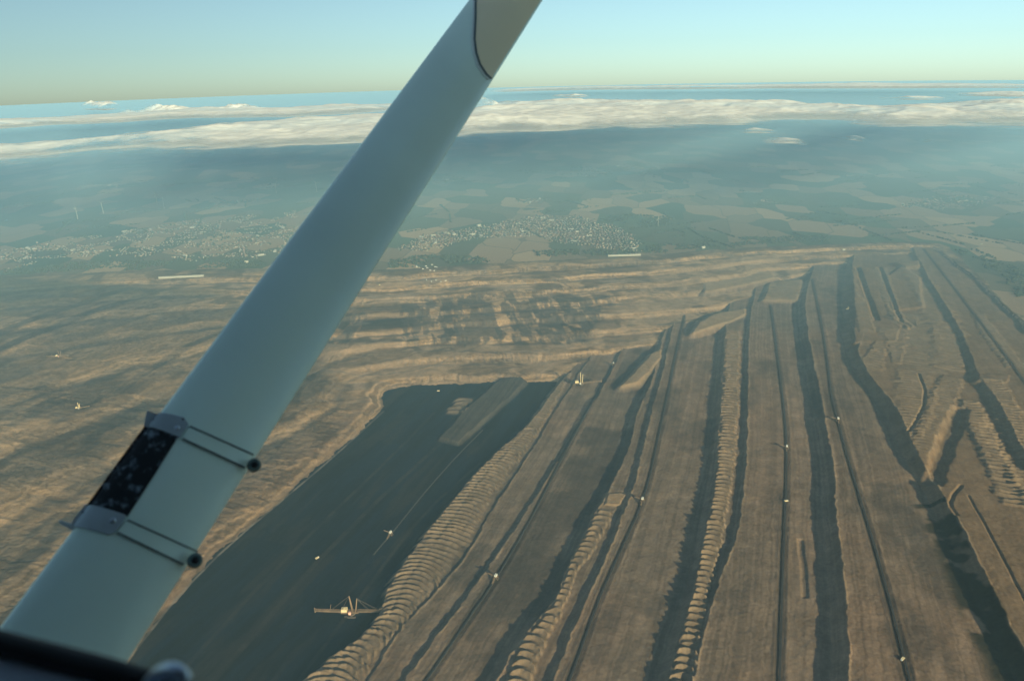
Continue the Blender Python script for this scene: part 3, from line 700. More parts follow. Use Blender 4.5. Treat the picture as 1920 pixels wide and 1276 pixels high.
def bolt(px, py, rad, mat, name='bolt', depth=None, up=.003, hole=None):
    if depth is None: c_ = S(*uv(px, py), .0035)
    else: c_ = Vector(((px - 960) / F, (638 - py) / F, -1.0)) * depth
    zdir = (-c_).normalized() * .4 + Nn * .6; zdir.normalize(); xd = zdir.orthogonal().normalized(); yd = zdir.cross(xd); V = []; Fc = []; n_ = 24
    pr = [(1, -up * 2), (1, 0), (.9, up * .6), (.62, up), (.5, up * .9), (.44, up * .35), (0.01, up * .3)] if hole else [(1, -up), (1, up * .3), (.8, up * .8), (.4, up), (.01, up * 1.02)]
    for r_, h in pr:
        for k in range(n_): V.append(c_ + xd * (rad * r_ * math.cos(2 * math.pi * k / n_)) + yd * (rad * r_ * math.sin(2 * math.pi * k / n_)) + zdir * h)
    for i in range(len(pr) - 1):
        for k in range(n_): Fc.append((i * n_ + k, i * n_ + (k + 1) % n_, (i + 1) * n_ + (k + 1) % n_, (i + 1) * n_ + k))
    Fc.append(tuple(range(n_))); Fc.append(tuple((len(pr) - 1) * n_ + k for k in range(n_)))
    return world_mesh(name, V, Fc, mat, strut)
WASH = simple('washer', (.16, .22, .22), .55, .3, .2, 30)
bolt(332, 804, .0042, STEEL); bolt(212, 977, .0045, STEEL); bolt(343, 787, .0015, RUBBER, 'hole_disc'); bolt(157, 962, .0028, RUBBER, 'hole_disc')  # the last two are black discs standing in for dark plate holes
for (px, py, k) in ((477, 871, 11), (366, 1050, 12)):
    dd = S(.97, uv(px - 14, py)[1]).length * .985
    dd = abs(S(.97, uv(px - 14, py)[1]).z) * .99
    bolt(px, py, k / F * dd * 1.15, WASH, 'washer', dd, .004, hole=True); bolt(px, py, k / F * dd * .5, RUBBER, 'screw', dd * .997, .002)
# rubber sill of the window, the door panel under it, and the latch handle
def tube(name, pts, rad, mat, parent=air, n_=16):
    P = smooth_line(np.array([tuple(p) for p in pts]), 2); P = [Vector(p) for p in P]; V = []; Fc = []
    for i, p in enumerate(P):
        tdir = (P[min(i + 1, len(P) - 1)] - P[max(i - 1, 0)]).normalized(); a_ = tdir.cross(Vector((0, 0, 1))).normalized(); b_ = tdir.cross(a_)
        rd = rad[i * len(rad) // len(P)] if isinstance(rad, list) else rad
        for k in range(n_): V.append(p + a_ * rd * math.cos(2 * math.pi * k / n_) + b_ * rd * math.sin(2 * math.pi * k / n_))
    for i in range(len(P) - 1):
        for k in range(n_): Fc.append((i * n_ + k, i * n_ + (k + 1) % n_, (i + 1) * n_ + (k + 1) % n_, (i + 1) * n_ + k))
    Fc.append(tuple(range(n_))); Fc.append(tuple((len(P) - 1) * n_ + k for k in range(n_)))
    return world_mesh(name, V, Fc, mat, parent)
def cp(px, py, d): return Vector(((px - 960) / F, (638 - py) / F, -1.0)) * d
tube('window_seal', [cp(-420, 1108, .46), (cp(-120, 1172, .45)), cp(0, 1206, .44), cp(120, 1236, .43), cp(240, 1268, .42), cp(420, 1330, .41), cp(900, 1500, .38)], .0072, RUBBER)
V = []; Fc = []
top_ = [cp(-420, 1118, .46), cp(-120, 1184, .45), cp(0, 1218, .44), cp(120, 1248, .43), cp(240, 1280, .42), cp(420, 1344, .41), cp(900, 1514, .38)]
inn = [v + Vector((0, -.02, .045)) for v in top_]; low = [v + Vector((0, -.35, .05)) for v in top_]; out = [v + Vector((0, -.36, -.02)) for v in top_]
for a_, b_, c2, d_ in zip(top_, inn, low, out): V += [a_, b_, c2, d_]
for i in range(len(top_) - 1):
    for k in range(4): Fc.append((4 * i + k, 4 * i + (k + 1) % 4, 4 * i + 4 + (k + 1) % 4, 4 * i + 4 + k))
Fc.append((0, 1, 2, 3)); Fc.append(tuple(4 * (len(top_) - 1) + k for k in range(4)))
world_mesh('door_panel', V, Fc, PANEL, smooth=False)
tube('latch_handle', [cp(255, 1330, .40), cp(278, 1286, .395), cp(298, 1262, .39), cp(320, 1253, .385), cp(338, 1262, .38), cp(345, 1275, .38)], .0042, STEEL)
# unseen wing and cabin shell, stretched and shifted to shade the strut (world axes)
def box_mesh(bm, x0, x1, y0, y1, z0, z1):
    v = [bm.verts.new((x, y, z)) for x in (x0, x1) for y in (y0, y1) for z in (z0, z1)]
    for f in ((0, 1, 3, 2), (4, 6, 7, 5), (0, 4, 5, 1), (2, 3, 7, 6), (0, 2, 6, 4), (1, 5, 7, 3)): bm.faces.new([v[i] for i in f])
    return bm
bm = bmesh.new()
sec = [(-.95, .0), (-.85, .05), (-.5, .11), (0, .13), (.45, .08), (.75, .02), (.45, -.01), (0, -.02), (-.5, -.03), (-.85, -.03)]
rings = []
for yy, k in ((-2.5, 1), (0.3, 1), (5.2, .8)):
    rings.append([bm.verts.new((x * k + 1.45, yy, .62 + z * k + max(yy, 0) * .03)) for x, z in sec])
for a_, b_ in zip(rings[:-1], rings[1:]):
    for k in range(len(sec)): bm.faces.new((a_[k], a_[(k + 1) % len(sec)], b_[(k + 1) % len(sec)], b_[k]))
bm.faces.new(rings[0]); bm.faces.new(rings[-1]); bmesh.ops.recalc_face_normals(bm, faces=bm.faces[:])
me = bpy.data.meshes.new('wing'); bm.to_mesh(me); bm.free(); link('wing', me, PAINT, air)
for nm, b_ in (('cabin_shade_roof', (-1.6, 5.2, -1.15, .42, .50, .66)), ('cabin_floor', (-1.6, 5.2, -1.15, .40, -1.05, -1.0)), ('cabin_shade_side', (-1.6, 5.2, -1.2, -1.15, -1.0, .66)),
               ('cabin_shade_bulkhead', (5.2, 5.25, -1.2, .42, -1.05, .66)), ('cabin_shade_bulkhead', (-1.65, -1.6, -1.2, .42, -1.05, .56)), ('door_skin', (.75, 5.2, .36, .40, -1.0, .50)), ('door_skin', (-1.6, -1.0, .36, .40, -1.0, .50))):
    bm = box_mesh(bmesh.new(), *b_); bmesh.ops.bevel(bm, geom=bm.edges[:], offset=.012, segments=2, affect='EDGES')
    bmesh.ops.recalc_face_normals(bm, faces=bm.faces[:]); me = bpy.data.meshes.new(nm); bm.to_mesh(me); bm.free(); link(nm, me, PAINT if nm == 'door_skin' else PANEL, air)

# ------------------------------------------------------------------ mining machines and belts
RUST = simple('machine_steel', (.20, .14, .095), .7, .1, .3, .08)
DARKST = simple('dark_steel', (.09, .075, .065), .7, .1, .3, .1)
CREAM = simple('cream_cladding', (.62, .50, .30), .6, 0, .1, .2)
PINK = simple('pinkish_cladding', (.75, .42, .34), .6, 0, .1, .2)
WHITE = simple('white_cladding', (.55, .53, .48), .55, 0, .08, .2)
BELT = simple('belt_rubber', (.03, .03, .032), .8, 0, .3, .05)
TRACK_M = simple('crawler_steel', (.06, .05, .045), .8, .1, .3, .3)
def bar(bm, p, q, w, h=None):
    p, q = Vector(p), Vector(q); d = q - p
    if d.length < 1e-6: return
    h = h or w; d.normalize(); a_ = d.cross(Vector((0, 0, 1)))
    if a_.length < 1e-3: a_ = Vector((1, 0, 0))
    a_.normalize(); b_ = a_.cross(d)
    v = [bm.verts.new(c_ + a_ * (sx * w / 2) + b_ * (sy * h / 2)) for c_ in (p, q) for sx, sy in ((-1, -1), (1, -1), (1, 1), (-1, 1))]
    for f in ((0, 3, 2, 1), (4, 5, 6, 7), (0, 1, 5, 4), (1, 2, 6, 5), (2, 3, 7, 6), (3, 0, 4, 7)): bm.faces.new([v[i] for i in f])
def truss(bm, p, q, w, h0, h1, n_, th):
    p, q = Vector(p), Vector(q); d = (q - p).normalized(); a_ = d.cross(Vector((0, 0, 1))).normalized(); up = Vector((0, 0, 1))
    def c4(f): c_ = p.lerp(q, f); h = h0 + (h1 - h0) * f; return [c_ - a_ * w / 2, c_ + a_ * w / 2, c_ - a_ * w / 2 + up * h, c_ + a_ * w / 2 + up * h]
    for k in range(n_):
        A, B = c4(k / n_), c4((k + 1) / n_)
        for i in range(4): bar(bm, A[i], B[i], th)
        for i, j in ((0, 2), (1, 3), (2, 3), (0, 1)): bar(bm, A[i], A[j], th * .7)
        bar(bm, A[0], B[2], th * .6); bar(bm, A[1], B[3], th * .6); bar(bm, A[2], B[3], th * .6)
def mesh_of(bm, name, mat, parent, loc=None, bev=0.0, **kw):
    if bev: bmesh.ops.bevel(bm, geom=bm.edges[:], offset=bev, segments=1, affect='EDGES')
    bmesh.ops.recalc_face_normals(bm, faces=bm.faces[:])
    me = bpy.data.meshes.new(name); bm.to_mesh(me); bm.free(); return link(name, me, mat, parent, loc, **kw)
def disc(bm, c_, rad, wid, ax, n_=20):
    ax = Vector(ax).normalized(); a_ = ax.orthogonal().normalized(); b_ = ax.cross(a_); c_ = Vector(c_)
    A = [bm.verts.new(c_ + ax * wid / 2 + a_ * rad * math.cos(6.2832 * k / n_) + b_ * rad * math.sin(6.2832 * k / n_)) for k in range(n_)]
    B = [bm.verts.new(c_ - ax * wid / 2 + a_ * rad * math.cos(6.2832 * k / n_) + b_ * rad * math.sin(6.2832 * k / n_)) for k in range(n_)]
    bm.faces.new(A); bm.faces.new(B[::-1])
    for k in range(n_): bm.faces.new((A[k], B[k], B[(k + 1) % n_], A[(k + 1) % n_]))
def crawler(root, x0, w, l, h):
    for y in (-w / 2, w / 2):
        bm = bmesh.new(); prof_ = [(-l / 2 + h * .4, 0), (l / 2 - h * .4, 0), (l / 2, h * .45), (l / 2 - h * .4, h), (-l / 2 + h * .4, h), (-l / 2, h * .45)]
        A = [bm.verts.new((x0 + a_, y - h * .45, b_)) for a_, b_ in prof_]; B = [bm.verts.new((x0 + a_, y + h * .45, b_)) for a_, b_ in prof_]
        bm.faces.new(A); bm.faces.new(B[::-1])
        for k in range(6): bm.faces.new((A[k], B[k], B[(k + 1) % 6], A[(k + 1) % 6]))
        mesh_of(bm, 'crawler_track', TRACK_M, root)
def machine(name, label, cat, px, py, z, heading, lb, rb, mast, kind=0, group=None):
    """a giant: crawlers, turntable, deck, one or two masts, lattice booms to either side; lb/rb = boom lengths in metres"""
    x, y = at(px, py, z); gz = ground_z(x, y)
    t = link(name, None, None, None, (x, y, gz), label=label, category=cat); t.rotation_euler.z = heading
    if group: t['group'] = group
    s = mast / 55.0
    crawler(t, 0, 24 * s, 26 * s, 5 * s); crawler(t, -16 * s, 14 * s, 14 * s, 4 * s)
    bm = bmesh.new(); disc(bm, (0, 0, 8 * s), 10 * s, 5 * s, (0, 0, 1)); bar(bm, (0, -12 * s, 6 * s), (0, 12 * s, 6 * s), 6 * s, 3 * s); mesh_of(bm, 'turntable', DARKST, t)
    bm = bmesh.new(); truss(bm, (-32 * s, 0, 11 * s), (20 * s, 0, 11 * s), 11 * s, 5 * s, 5 * s, 7, 1.3 * s); bar(bm, (-32 * s, 0, 11 * s), (20 * s, 0, 11 * s), 9 * s, 1.0 * s); mesh_of(bm, 'deck', RUST, t)
    bm = bmesh.new(); box_mesh(bm, -31 * s, -14 * s, -7 * s, 7 * s, 16 * s, 25 * s); bar(bm, (-22 * s, 0, 25 * s), (-22 * s, 0, 27 * s), 5 * s, 5 * s); mesh_of(bm, 'engine_house', CREAM, t)
    bm = bmesh.new(); box_mesh(bm, -9 * s, -2 * s, -10 * s, -4 * s, 9 * s, 17 * s); mesh_of(bm, 'control_cabin', PINK if kind == 0 else WHITE, t)
    tops = []
    for k, (bx, lean) in enumerate(((2, -6), (11, 7)) if kind == 0 else ((-3, -2), (5, 2))):
        bm = bmesh.new(); hh = mast * (1.0 if k == 0 else .82)
        for yy in (-5 * s, 5 * s): bar(bm, (bx * s, yy, 14 * s), ((bx + lean) * s, yy * .3, hh + 14 * s), 2.0 * s)
        for q in range(1, 7): f = q / 7; bar(bm, ((bx + lean * f) * s, -5 * s * (1 - .7 * f), 14 * s + hh * f), ((bx + lean * (f - .1)) * s, 5 * s * (1 - .7 * f), 14 * s + hh * (f - .07)), 1.0 * s)
        mesh_of(bm, 'mast', CREAM if kind else RUST, t); tops.append(Vector(((bx + lean) * s, 0, hh + 14 * s)))
    def boom(nm, x0, x1, z0, z1, wheel):
        bm = bmesh.new(); truss(bm, (x0, 0, z0), (x1, 0, z1), 7 * s, 5.5 * s, 3 * s, 12, 1.1 * s); bar(bm, (x0, 0, z0), (x1, 0, z1), 3.5 * s, .8 * s)
        b_ = mesh_of(bm, nm, RUST, t); dirn = 1 if x1 > x0 else -1
        bm = bmesh.new()
        if wheel:
            disc(bm, (x1 + dirn * 6 * s, 0, z1 + 1), 9.5 * s, 3 * s, (0, 1, 0), 24)
            for k in range(12):
                a_ = 6.2832 * k / 12; bar(bm, (x1 + dirn * 6 * s + 9 * s * math.cos(a_), 0, z1 + 1 + 9 * s * math.sin(a_)), (x1 + dirn * 6 * s + 12 * s * math.cos(a_ + .1), 0, z1 + 1 + 12 * s * math.sin(a_ + .1)), 5 * s, 3 * s)
            mesh_of(bm, 'bucket_wheel', DARKST, b_)
        else:
            bar(bm, (x1, -5 * s, z1), (x1, 5 * s, z1), 3 * s, 7 * s); bar(bm, (x1 + dirn * 3 * s, 0, z1 - 6 * s), (x1 + dirn * 3 * s, 0, z1 + 10 * s), 1.6 * s); bar(bm, (x1 - dirn * 4 * s, -6 * s, z1 + 5 * s), (x1 + dirn * 4 * s, 6 * s, z1 + 5 * s), 1.4 * s)
            mesh_of(bm, 'discharge_head', RUST, b_)
    if rb: boom('wheel_boom', 18 * s, rb, 13 * s, 12 * s if kind == 0 else 20 * s, kind == 0)
    if lb: boom('discharge_boom', -30 * s, -lb, 13 * s, 19 * s, False)
    bm = bmesh.new()
    for yy in (-2.5 * s, 2.5 * s):
        if rb: bar(bm, tops[-1] + Vector((0, yy * .4, 0)), (rb * .93, yy, 18 * s), .55 * s)
        if rb: bar(bm, tops[-1] + Vector((0, yy * .4, 0)), (rb * .6, yy, 18 * s), .5 * s)
        bar(bm, tops[0] + Vector((0, yy * .4, 0)), (-26 * s if not lb else -lb * .55, yy, 22 * s), .55 * s)
        bar(bm, tops[0], (-30 * s, yy, 20 * s), .5 * s)
    mesh_of(bm, 'stay_cables', DARKST, t)
    if lb:
        bm = bmesh.new(); bar(bm, (-lb * .62, 0, 14 * s), (-lb * .62 + 7 * s, 0, 40 * s), 1.3 * s); bar(bm, (-lb * .62, 4 * s, 14 * s), (-lb * .62 + 7 * s, 0, 40 * s), .8 * s); mesh_of(bm, 'support_mast', RUST, t)
    return t
x0, y0 = at(588, 1140, FLOOR + 15); x1, y1 = at(718, 1138, FLOOR + 15); Lm = math.hypot(x1 - x0, y1 - y0); hd = math.atan2(y1 - y0, x1 - x0)
machine('bucket_wheel_excavator', 'giant bucket wheel excavator with two masts alone on the dark coal floor', 'excavator', 661, 1153, FLOOR, hd, Lm * .52, Lm * .40, 52, 0)
machine('spreader', 'spreader with twin pale masts at the far end of the grey spoil bench', 'spreader', 1090, 722, -137, .0, 0, 92, 52, 1)
machine('bucket_wheel_excavator', 'distant excavator working the brown benches at the left edge of the mine', 'excavator', 112, 670, -70, .15, 60, 40, 30, 0)
machine('spreader', 'faint smaller machine on the brown bench left of the strut bracket', 'spreader', 150, 770, -95, .2, 0, 40, 26, 1)
machine('spreader', 'small machine beside the far lit bench under the mine rim at upper right', 'spreader', 1590, 581, -40, -.6, 0, 32, 18, 1)
def tripper(label, px, py, z, line, sc=1.0):
    x, y = at(px, py, z)
    P = CNV[line][0]; k = int(np.argmin(np.hypot(P[:, 0] - x, P[:, 1] - y))); k2 = min(k + 1, len(P) - 1); k1 = max(k - 1, 0); hd = math.atan2(P[k2][1] - P[k1][1], P[k2][0] - P[k1][0])
    x, y = P[k]; gz = ground_z(x, y); s = sc * .8
    t = link('tripper_car', None, None, None, (x, y, gz), label=label, category='tripper car', group='tripper cars riding on the belt conveyors'); t.rotation_euler.z = hd
    crawler(t, 0, 18 * s, 14 * s, 3 * s)
    bm = bmesh.new()
    for xx in (-6, 6):
        for yy in (-8, 8): bar(bm, (xx * s, yy * s, 2 * s), (xx * s * .7, yy * .6 * s, 13 * s), 1.4 * s)
    bar(bm, (0, -8 * s, 12 * s), (0, 8 * s, 12 * s), 10 * s, 1.5 * s); mesh_of(bm, 'portal_frame', RUST, t)
    bm = bmesh.new(); box_mesh(bm, -6 * s, 7 * s, -4 * s, 4 * s, 13 * s, 20 * s); mesh_of(bm, 'drive_house', WHITE, t)
    bm = bmesh.new(); truss(bm, (-34 * s, 0, 2 * s), (-4 * s, 0, 12 * s), 4 * s, 2.5 * s, 2.5 * s, 7, .8 * s); bar(bm, (-34 * s, 0, 2 * s), (-4 * s, 0, 12 * s), 3 * s, .6 * s); mesh_of(bm, 'belt_ramp', RUST, t)
    bm = bmesh.new(); truss(bm, (0, 4 * s, 13 * s), (4 * s, 34 * s, 15 * s), 3.5 * s, 3 * s, 1.5 * s, 6, .8 * s); mesh_of(bm, 'side_boom', RUST, t)
tripper('white tripper car on the conveyor nearest the dark coal floor, below the second rib band', 937, 1075, -129, 3, 1.0)
tripper('white tripper car halfway along the conveyor left of the long rib band', 1214, 928, -103, 2, 1.0)
tripper('small white tripper car on the conveyor right of the long rib band', 1477, 845, -76, 1, .95)
tripper('white tripper car with dusty halo on the conveyor of the wide plateau', 1571, 794, -52, 0, 1.0)
tripper('pale tripper car alone on the dark coal floor upslope of the excavator', 735, 1000, -160, 5, .95)
tripper('tiny white tripper car at the far end of a spoil bench conveyor', 1152, 682, -129, 3, .8)
def conveyor(label, P, z):
    Q = dens(P, 24.0); gz = grounds(Q); o = Q[0].copy(); z0 = float(gz[0])
    t = link('belt_conveyor', None, None, None, (o[0], o[1], z0), label=label, category='belt conveyor', group='belt conveyors running along the benches')
    pts = [Vector((a_ - o[0], b_ - o[1], c_ - z0)) for (a_, b_), c_ in zip(Q, gz)]
    bm = bmesh.new(); b2 = bmesh.new()
    for i, (a_, b_) in enumerate(zip(pts[:-1], pts[1:])):
        up = Vector((0, 0, 2.6)); bar(bm, a_ + up, b_ + up, 3.6, .5)
        n_ = (b_ - a_).cross(Vector((0, 0, 1))).normalized() * 2.1
        for sg in (-1, 1):
            bar(b2, a_ + n_ * sg + up * .9, b_ + n_ * sg + up * .9, .5, .7)
            bar(b2, a_ + n_ * sg * 1.3 - up * .3, a_ + n_ * sg + up * .9, .5)
    mesh_of(bm, 'belt', BELT, t); mesh_of(b2, 'trestle_frame', DARKST, t)
for (P, z), lab in zip(CNV, ['long dark belt conveyor crossing the wide plateau right of centre', 'straight dark belt conveyor on the plateau right of the long rib band', 'dark belt conveyor on the bench left of the long rib band', 'belt conveyor on the bench beside the big rib field', 'belt conveyor on the highest bench at the far right edge', 'belt conveyor lying on the black coal floor']):
    conveyor(lab, P, z)
# ------------------------------------------------------------------ vehicles and huts in the pit
def truck():
    t = link('dump_truck', None); bm = bmesh.new(); box_mesh(bm, -4.5, 2.2, -1.8, 1.8, 1.6, 4.2)
    for v in bm.verts:
        if v.co.z > 4: v.co.y *= 1.25; v.co.x = v.co.x * 1.12
    mesh_of(bm, 'dump_body', CREAM, t)
    bm = bmesh.new(); box_mesh(bm, 2.5, 4.8, -1.5, 1.5, 1.4, 4.4); mesh_of(bm, 'cab', WHITE, t, bev=.2)
    bm = bmesh.new(); bar(bm, (-4.5, 0, 1.3), (4.8, 0, 1.3), 2.2, .5); mesh_of(bm, 'chassis', DARKST, t)
    for xx in (-3.4, -1.2, 3.4):
        for yy in (-1.6, 1.6):
            bm = bmesh.new(); disc(bm, (xx, yy, .95), .95, .8, (0, 1, 0), 14); mesh_of(bm, 'wheel', TRACK_M, t)
    return t
proto = truck()
def copy_tree(o, parent=None):
    c_ = o.copy(); C.objects.link(c_)
    if parent is not None: c_.parent = parent
    for ch in list(o.children): copy_tree(ch, c_)
    return c_
spots = [(595, 1047, FLOOR, 'small truck alone on the coal floor between excavator and strut'), (822, 734, FLOOR, 'tiny pale truck in the shadow below the far mine wall'), (1692, 1236, -52, 'small truck beside the plateau conveyor at the bottom edge'), (1474, 940, -76, 'small truck beside the straight conveyor below its tripper car'), (712, 540, -40, 'tiny bright truck on the upper terrace just right of the strut')]
for i, (px, py, z, lab) in enumerate(spots):
    o = proto if i == 0 else copy_tree(proto)
    x, y = at(px, py, z); o.location = (x, y, ground_z(x, y) + .1); o.rotation_euler.z = rng.uniform(0, 6.28); o['label'] = lab; o['category'] = 'truck'; o['group'] = 'trucks in the mine'; o.scale = (1.3,) * 3
# ------------------------------------------------------------------ houses
def gable(w, l, h, rh, eave=.6):
    bm = bmesh.new(); p = [(-w / 2, 0), (w / 2, 0), (w / 2, h), (0, h + rh), (-w / 2, h)]
    A = [bm.verts.new((a_, -l / 2, b_)) for a_, b_ in p]; B = [bm.verts.new((a_, l / 2, b_)) for a_, b_ in p]
    fs = [bm.faces.new(A), bm.faces.new(B[::-1])]
    for k in (0, 1, 4): bm.faces.new((A[k], B[k], B[(k + 1) % 5], A[(k + 1) % 5]))
    q = [(-w / 2 - eave, h - .4), (0, h + rh), (w / 2 + eave, h - .4), (w / 2 + eave, h), (0, h + rh + .45), (-w / 2 - eave, h)]
    A = [bm.verts.new((a_, -l / 2 - eave, b_)) for a_, b_ in q]; B = [bm.verts.new((a_, l / 2 + eave, b_)) for a_, b_ in q]
    r_ = [bm.faces.new(A), bm.faces.new(B[::-1])] + [bm.faces.new((A[k], B[k], B[(k + 1) % 6], A[(k + 1) % 6])) for k in range(6)]
    box_mesh(bm, w * .12, w * .2, l * .2, l * .26, h, h + rh + 1.2)
    bmesh.ops.recalc_face_normals(bm, faces=bm.faces[:])
    for f in r_: f.material_index = 1
    return bm
WALLS = [simple('render_white', (.36, .34, .29), .7, 0, .05, .2), simple('render_cream', (.26, .21, .14), .7, 0, .08, .2), simple('brick', (.26, .14, .09), .8, 0, .15, .5)]
ROOFS = [simple('roof_slate', (.045, .048, .055), .5, 0, .2, .3, .5), simple('roof_tile', (.17, .075, .05), .7, 0, .2, .3), simple('roof_pale', (.45, .41, .33), .45, 0, .1, .2, .6)]
HM = []
for k in range(12):
    w, l = random.uniform(5.5, 8.5), random.uniform(7.5, 12)
    if k >= 10: w, l = random.uniform(16, 22), random.uniform(28, 46)
    h = random.uniform(3.6, 6) if k < 10 else 8; bm = gable(w, l, h, random.uniform(3, 4.5) if k < 10 else 3); me = bpy.data.meshes.new('house'); bm.to_mesh(me); bm.free()
    me.materials.append(WALLS[(0, 0, 1, 0, 2, 1)[k % 6]] if k < 10 else WALLS[0]); me.materials.append(ROOFS[(0, 1, 0, 1, 2, 0)[k % 6]] if k < 10 else ROOFS[2]); HM.append(me)
def street_points(poly, n_, seed):
    P = atl(poly, 0); rg = np.random.default_rng(seed); lo, hi = P.min(0), P.max(0); out = []; cells = set()
    tries = 0
    while len(out) < n_ and tries < 4000:
        tries += 1; c_ = lo + rg.random(2) * (hi - lo); a_ = rg.choice([.2, 1.8, .9, 2.4]) + rg.normal() * .15; L = rg.uniform(80, 380); dv = np.array([math.cos(a_), math.sin(a_)]); nv = np.array([-dv[1], dv[0]])
        for s_ in np.arange(-L / 2, L / 2, 17):
            for sd in (-12, 12):
                q = c_ + dv * s_ + nv * sd + rg.normal(size=2) * 2.5
                if pdist(q[:1], q[1:], P)[0] < rg.uniform(-40, 30): continue
                ce = (int(q[0] // 12), int(q[1] // 12))
                if any((ce[0] + i, ce[1] + j) in cells for i in (-1, 0, 1) for j in (-1, 0, 1)): continue
                cells.add(ce); out.append((q[0], q[1], a_ + (math.pi / 2 if rg.random() < .4 else 0) + rg.normal() * .05))
    return out[:n_]
VILL = [
 ('houses of the village beyond the mine right of the strut', [(745, 468), (800, 442), (900, 426), (960, 415), (1010, 404), (1080, 405), (1150, 424), (1192, 448), (1200, 470), (1150, 466), (1060, 455), (1000, 441), (900, 445), (800, 468)], 1500, 'small gabled house in the village beyond the mine, right of the strut'),
 ('houses of the town left of the strut', [(0, 466), (180, 442), (370, 412), (400, 415), (470, 402), (562, 396), (530, 470), (500, 482), (430, 484), (370, 488), (290, 480), (150, 480), (60, 496), (-60, 512)], 1500, 'small gabled house in the hazy town left of the strut'),
 ('', [(1048, 330), (1060, 322), (1110, 316), (1150, 322), (1130, 332)], 170, ''), ('', [(1160, 312), (1180, 305), (1250, 312), (1235, 335), (1180, 336)], 170, ''),
 ('', [(1690, 388), (1720, 372), (1800, 366), (1870, 368), (1830, 384), (1760, 392)], 260, ''), ('', [(800, 340), (830, 328), (866, 334), (850, 345)], 90, ''), ('', [(968, 380), (1000, 372), (1032, 376), (1010, 383)], 60, ''),
 ('', [(1400, 380), (1450, 372), (1480, 378), (1440, 384)], 26, ''), ('', [(1585, 330), (1640, 324), (1686, 330), (1640, 334)], 60, ''), ('', [(150, 352), (200, 344), (260, 346), (210, 354)], 40, ''), ('', [(440, 345), (520, 334), (560, 340), (500, 350)], 50, ''), ('', [(1890, 345), (1960, 338), (1970, 350), (1900, 355)], 30, ''),
]
allh = []
for gname, poly, n_, lab in VILL:
    for k, (x, y, a_) in enumerate(street_points(poly, n_, 900 + len(allh))):
        big = rng.random() < .012; m = 10 + int(rng.integers(2)) if big else int(rng.integers(10)); allh.append((math.hypot(x, y), x, y, a_, m, gname, lab))
zz = grounds([(h[1], h[2]) for h in allh]); allh = [h + (float(z),) for h, z in zip(allh, zz)]
vis = sorted([h for h in allh if h[5]], key=lambda h: h[0] - (3000 if h[4] >= 10 else 0))
ind, ids = [], set()
cnt = {}
for h in vis:
    if len(ind) < 296: ind.append(h); ids.add(id(h))
for d_, x, y, a_, m, gname, lab, z in ind:
    o = link('house', HM[m], None, None, (x, y, z - .3), label=lab if m < 10 else lab.replace('small gabled house', 'long pale roofed hall'), category='house' if m < 10 else 'hall', group=gname if m < 10 else gname.replace('houses', 'halls')); o.rotation_euler.z = a_
rest = [h for h in allh if id(h) not in ids]
def merge_stuff(name, items, meshes, **kw):
    vs_, fs, mi, off = [], [], [], 0; mats = []
    base = []
    for me in meshes:
        ids_ = []
        for mt in me.materials:
            if mt not in mats: mats.append(mt)
            ids_.append(mats.index(mt))
        base.append((np.array([v.co[:] for v in me.vertices]), [tuple(p.vertices) for p in me.polygons], [ids_[p.material_index] for p in me.polygons]))
    for x, y, z, a_, m, sc in items:
        v, f, q = base[m]; c_, s_ = math.cos(a_), math.sin(a_)
        vs_.append(np.c_[(v[:, 0] * c_ - v[:, 1] * s_) * sc + x, (v[:, 0] * s_ + v[:, 1] * c_) * sc + y, v[:, 2] * sc + z]); fs += [tuple(i + off for i in p) for p in f]; mi += q; off += len(v)
    me = bpy.data.meshes.new(name); me.from_pydata(np.concatenate(vs_).tolist(), [], fs)
    for mt in mats: me.materials.append(mt)
    me.polygons.foreach_set('material_index', mi); me.update()
    return link(name, me, None, None, kind='stuff', **kw)
merge_stuff('far_settlement', [(h[1], h[2], h[7] - .3, h[3], h[4], 1.0) for h in rest], HM)
# long pale sheds on the mine rim and single big buildings
def shed(label, p, q, w, h):
    (xa, ya), (xb, yb) = at(*p, 0), at(*q, 0); L = math.hypot(xb - xa, yb - ya); x, y = (xa + xb) / 2, (ya + yb) / 2
    t = link('long_shed', None, None, None, (x, y, ground_z(x, y) - 1), label=label, category='shed'); t.rotation_euler.z = math.atan2(yb - ya, xb - xa)
    bm = bmesh.new(); box_mesh(bm, -L / 2, L / 2, -w / 2, w / 2, 0, h)
    mesh_of(bm, 'wall', WALLS[0], t)
    bm = bmesh.new(); A = [bm.verts.new((-L / 2 - 1, a_, b_)) for a_, b_ in ((-w / 2 - 1, h), (0, h + w * .2), (w / 2 + 1, h))]; B = [bm.verts.new((L / 2 + 1, a_, b_)) for a_, b_ in ((-w / 2 - 1, h + .02), (0, h + w * .2), (w / 2 + 1, h + .02))]
    bm.faces.new(A); bm.faces.new(B[::-1])
    for k in range(3): bm.faces.new((A[k], B[k], B[(k + 1) % 3], A[(k + 1) % 3]))
    mesh_of(bm, 'roof', ROOFS[2], t)
shed('very long thin pale shed on the mine rim below the right village', (1140, 480), (1201, 478), 18, 9)
shed('very long thin pale shed in the dark scrub left of the strut', (298, 521), (382, 517), 18, 9)
for (px, py, s_, lab) in ((898, 424, 1.0, 'tall bright block above the left end of the right village'), (1318, 465, .9, 'bright hall on the mine rim right of the village'), (1582, 464, .6, 'little pale hut on the rim terrace at upper right'), (1082, 435, .7, 'bright hall in the middle of the right village'), (1840, 458, .4, 'single bright hut in the dark field at far right'), (462, 492, .8, 'cream hall at the lower edge of the left town')):
    x, y = at(px, py, 0); o = link('hall', HM[10], None, None, (x, y, ground_z(x, y) - .3), label=lab, category='hall'); o.scale = (s_, s_ * .8, s_ * 1.5); o.rotation_euler.z = 1.2 + s_
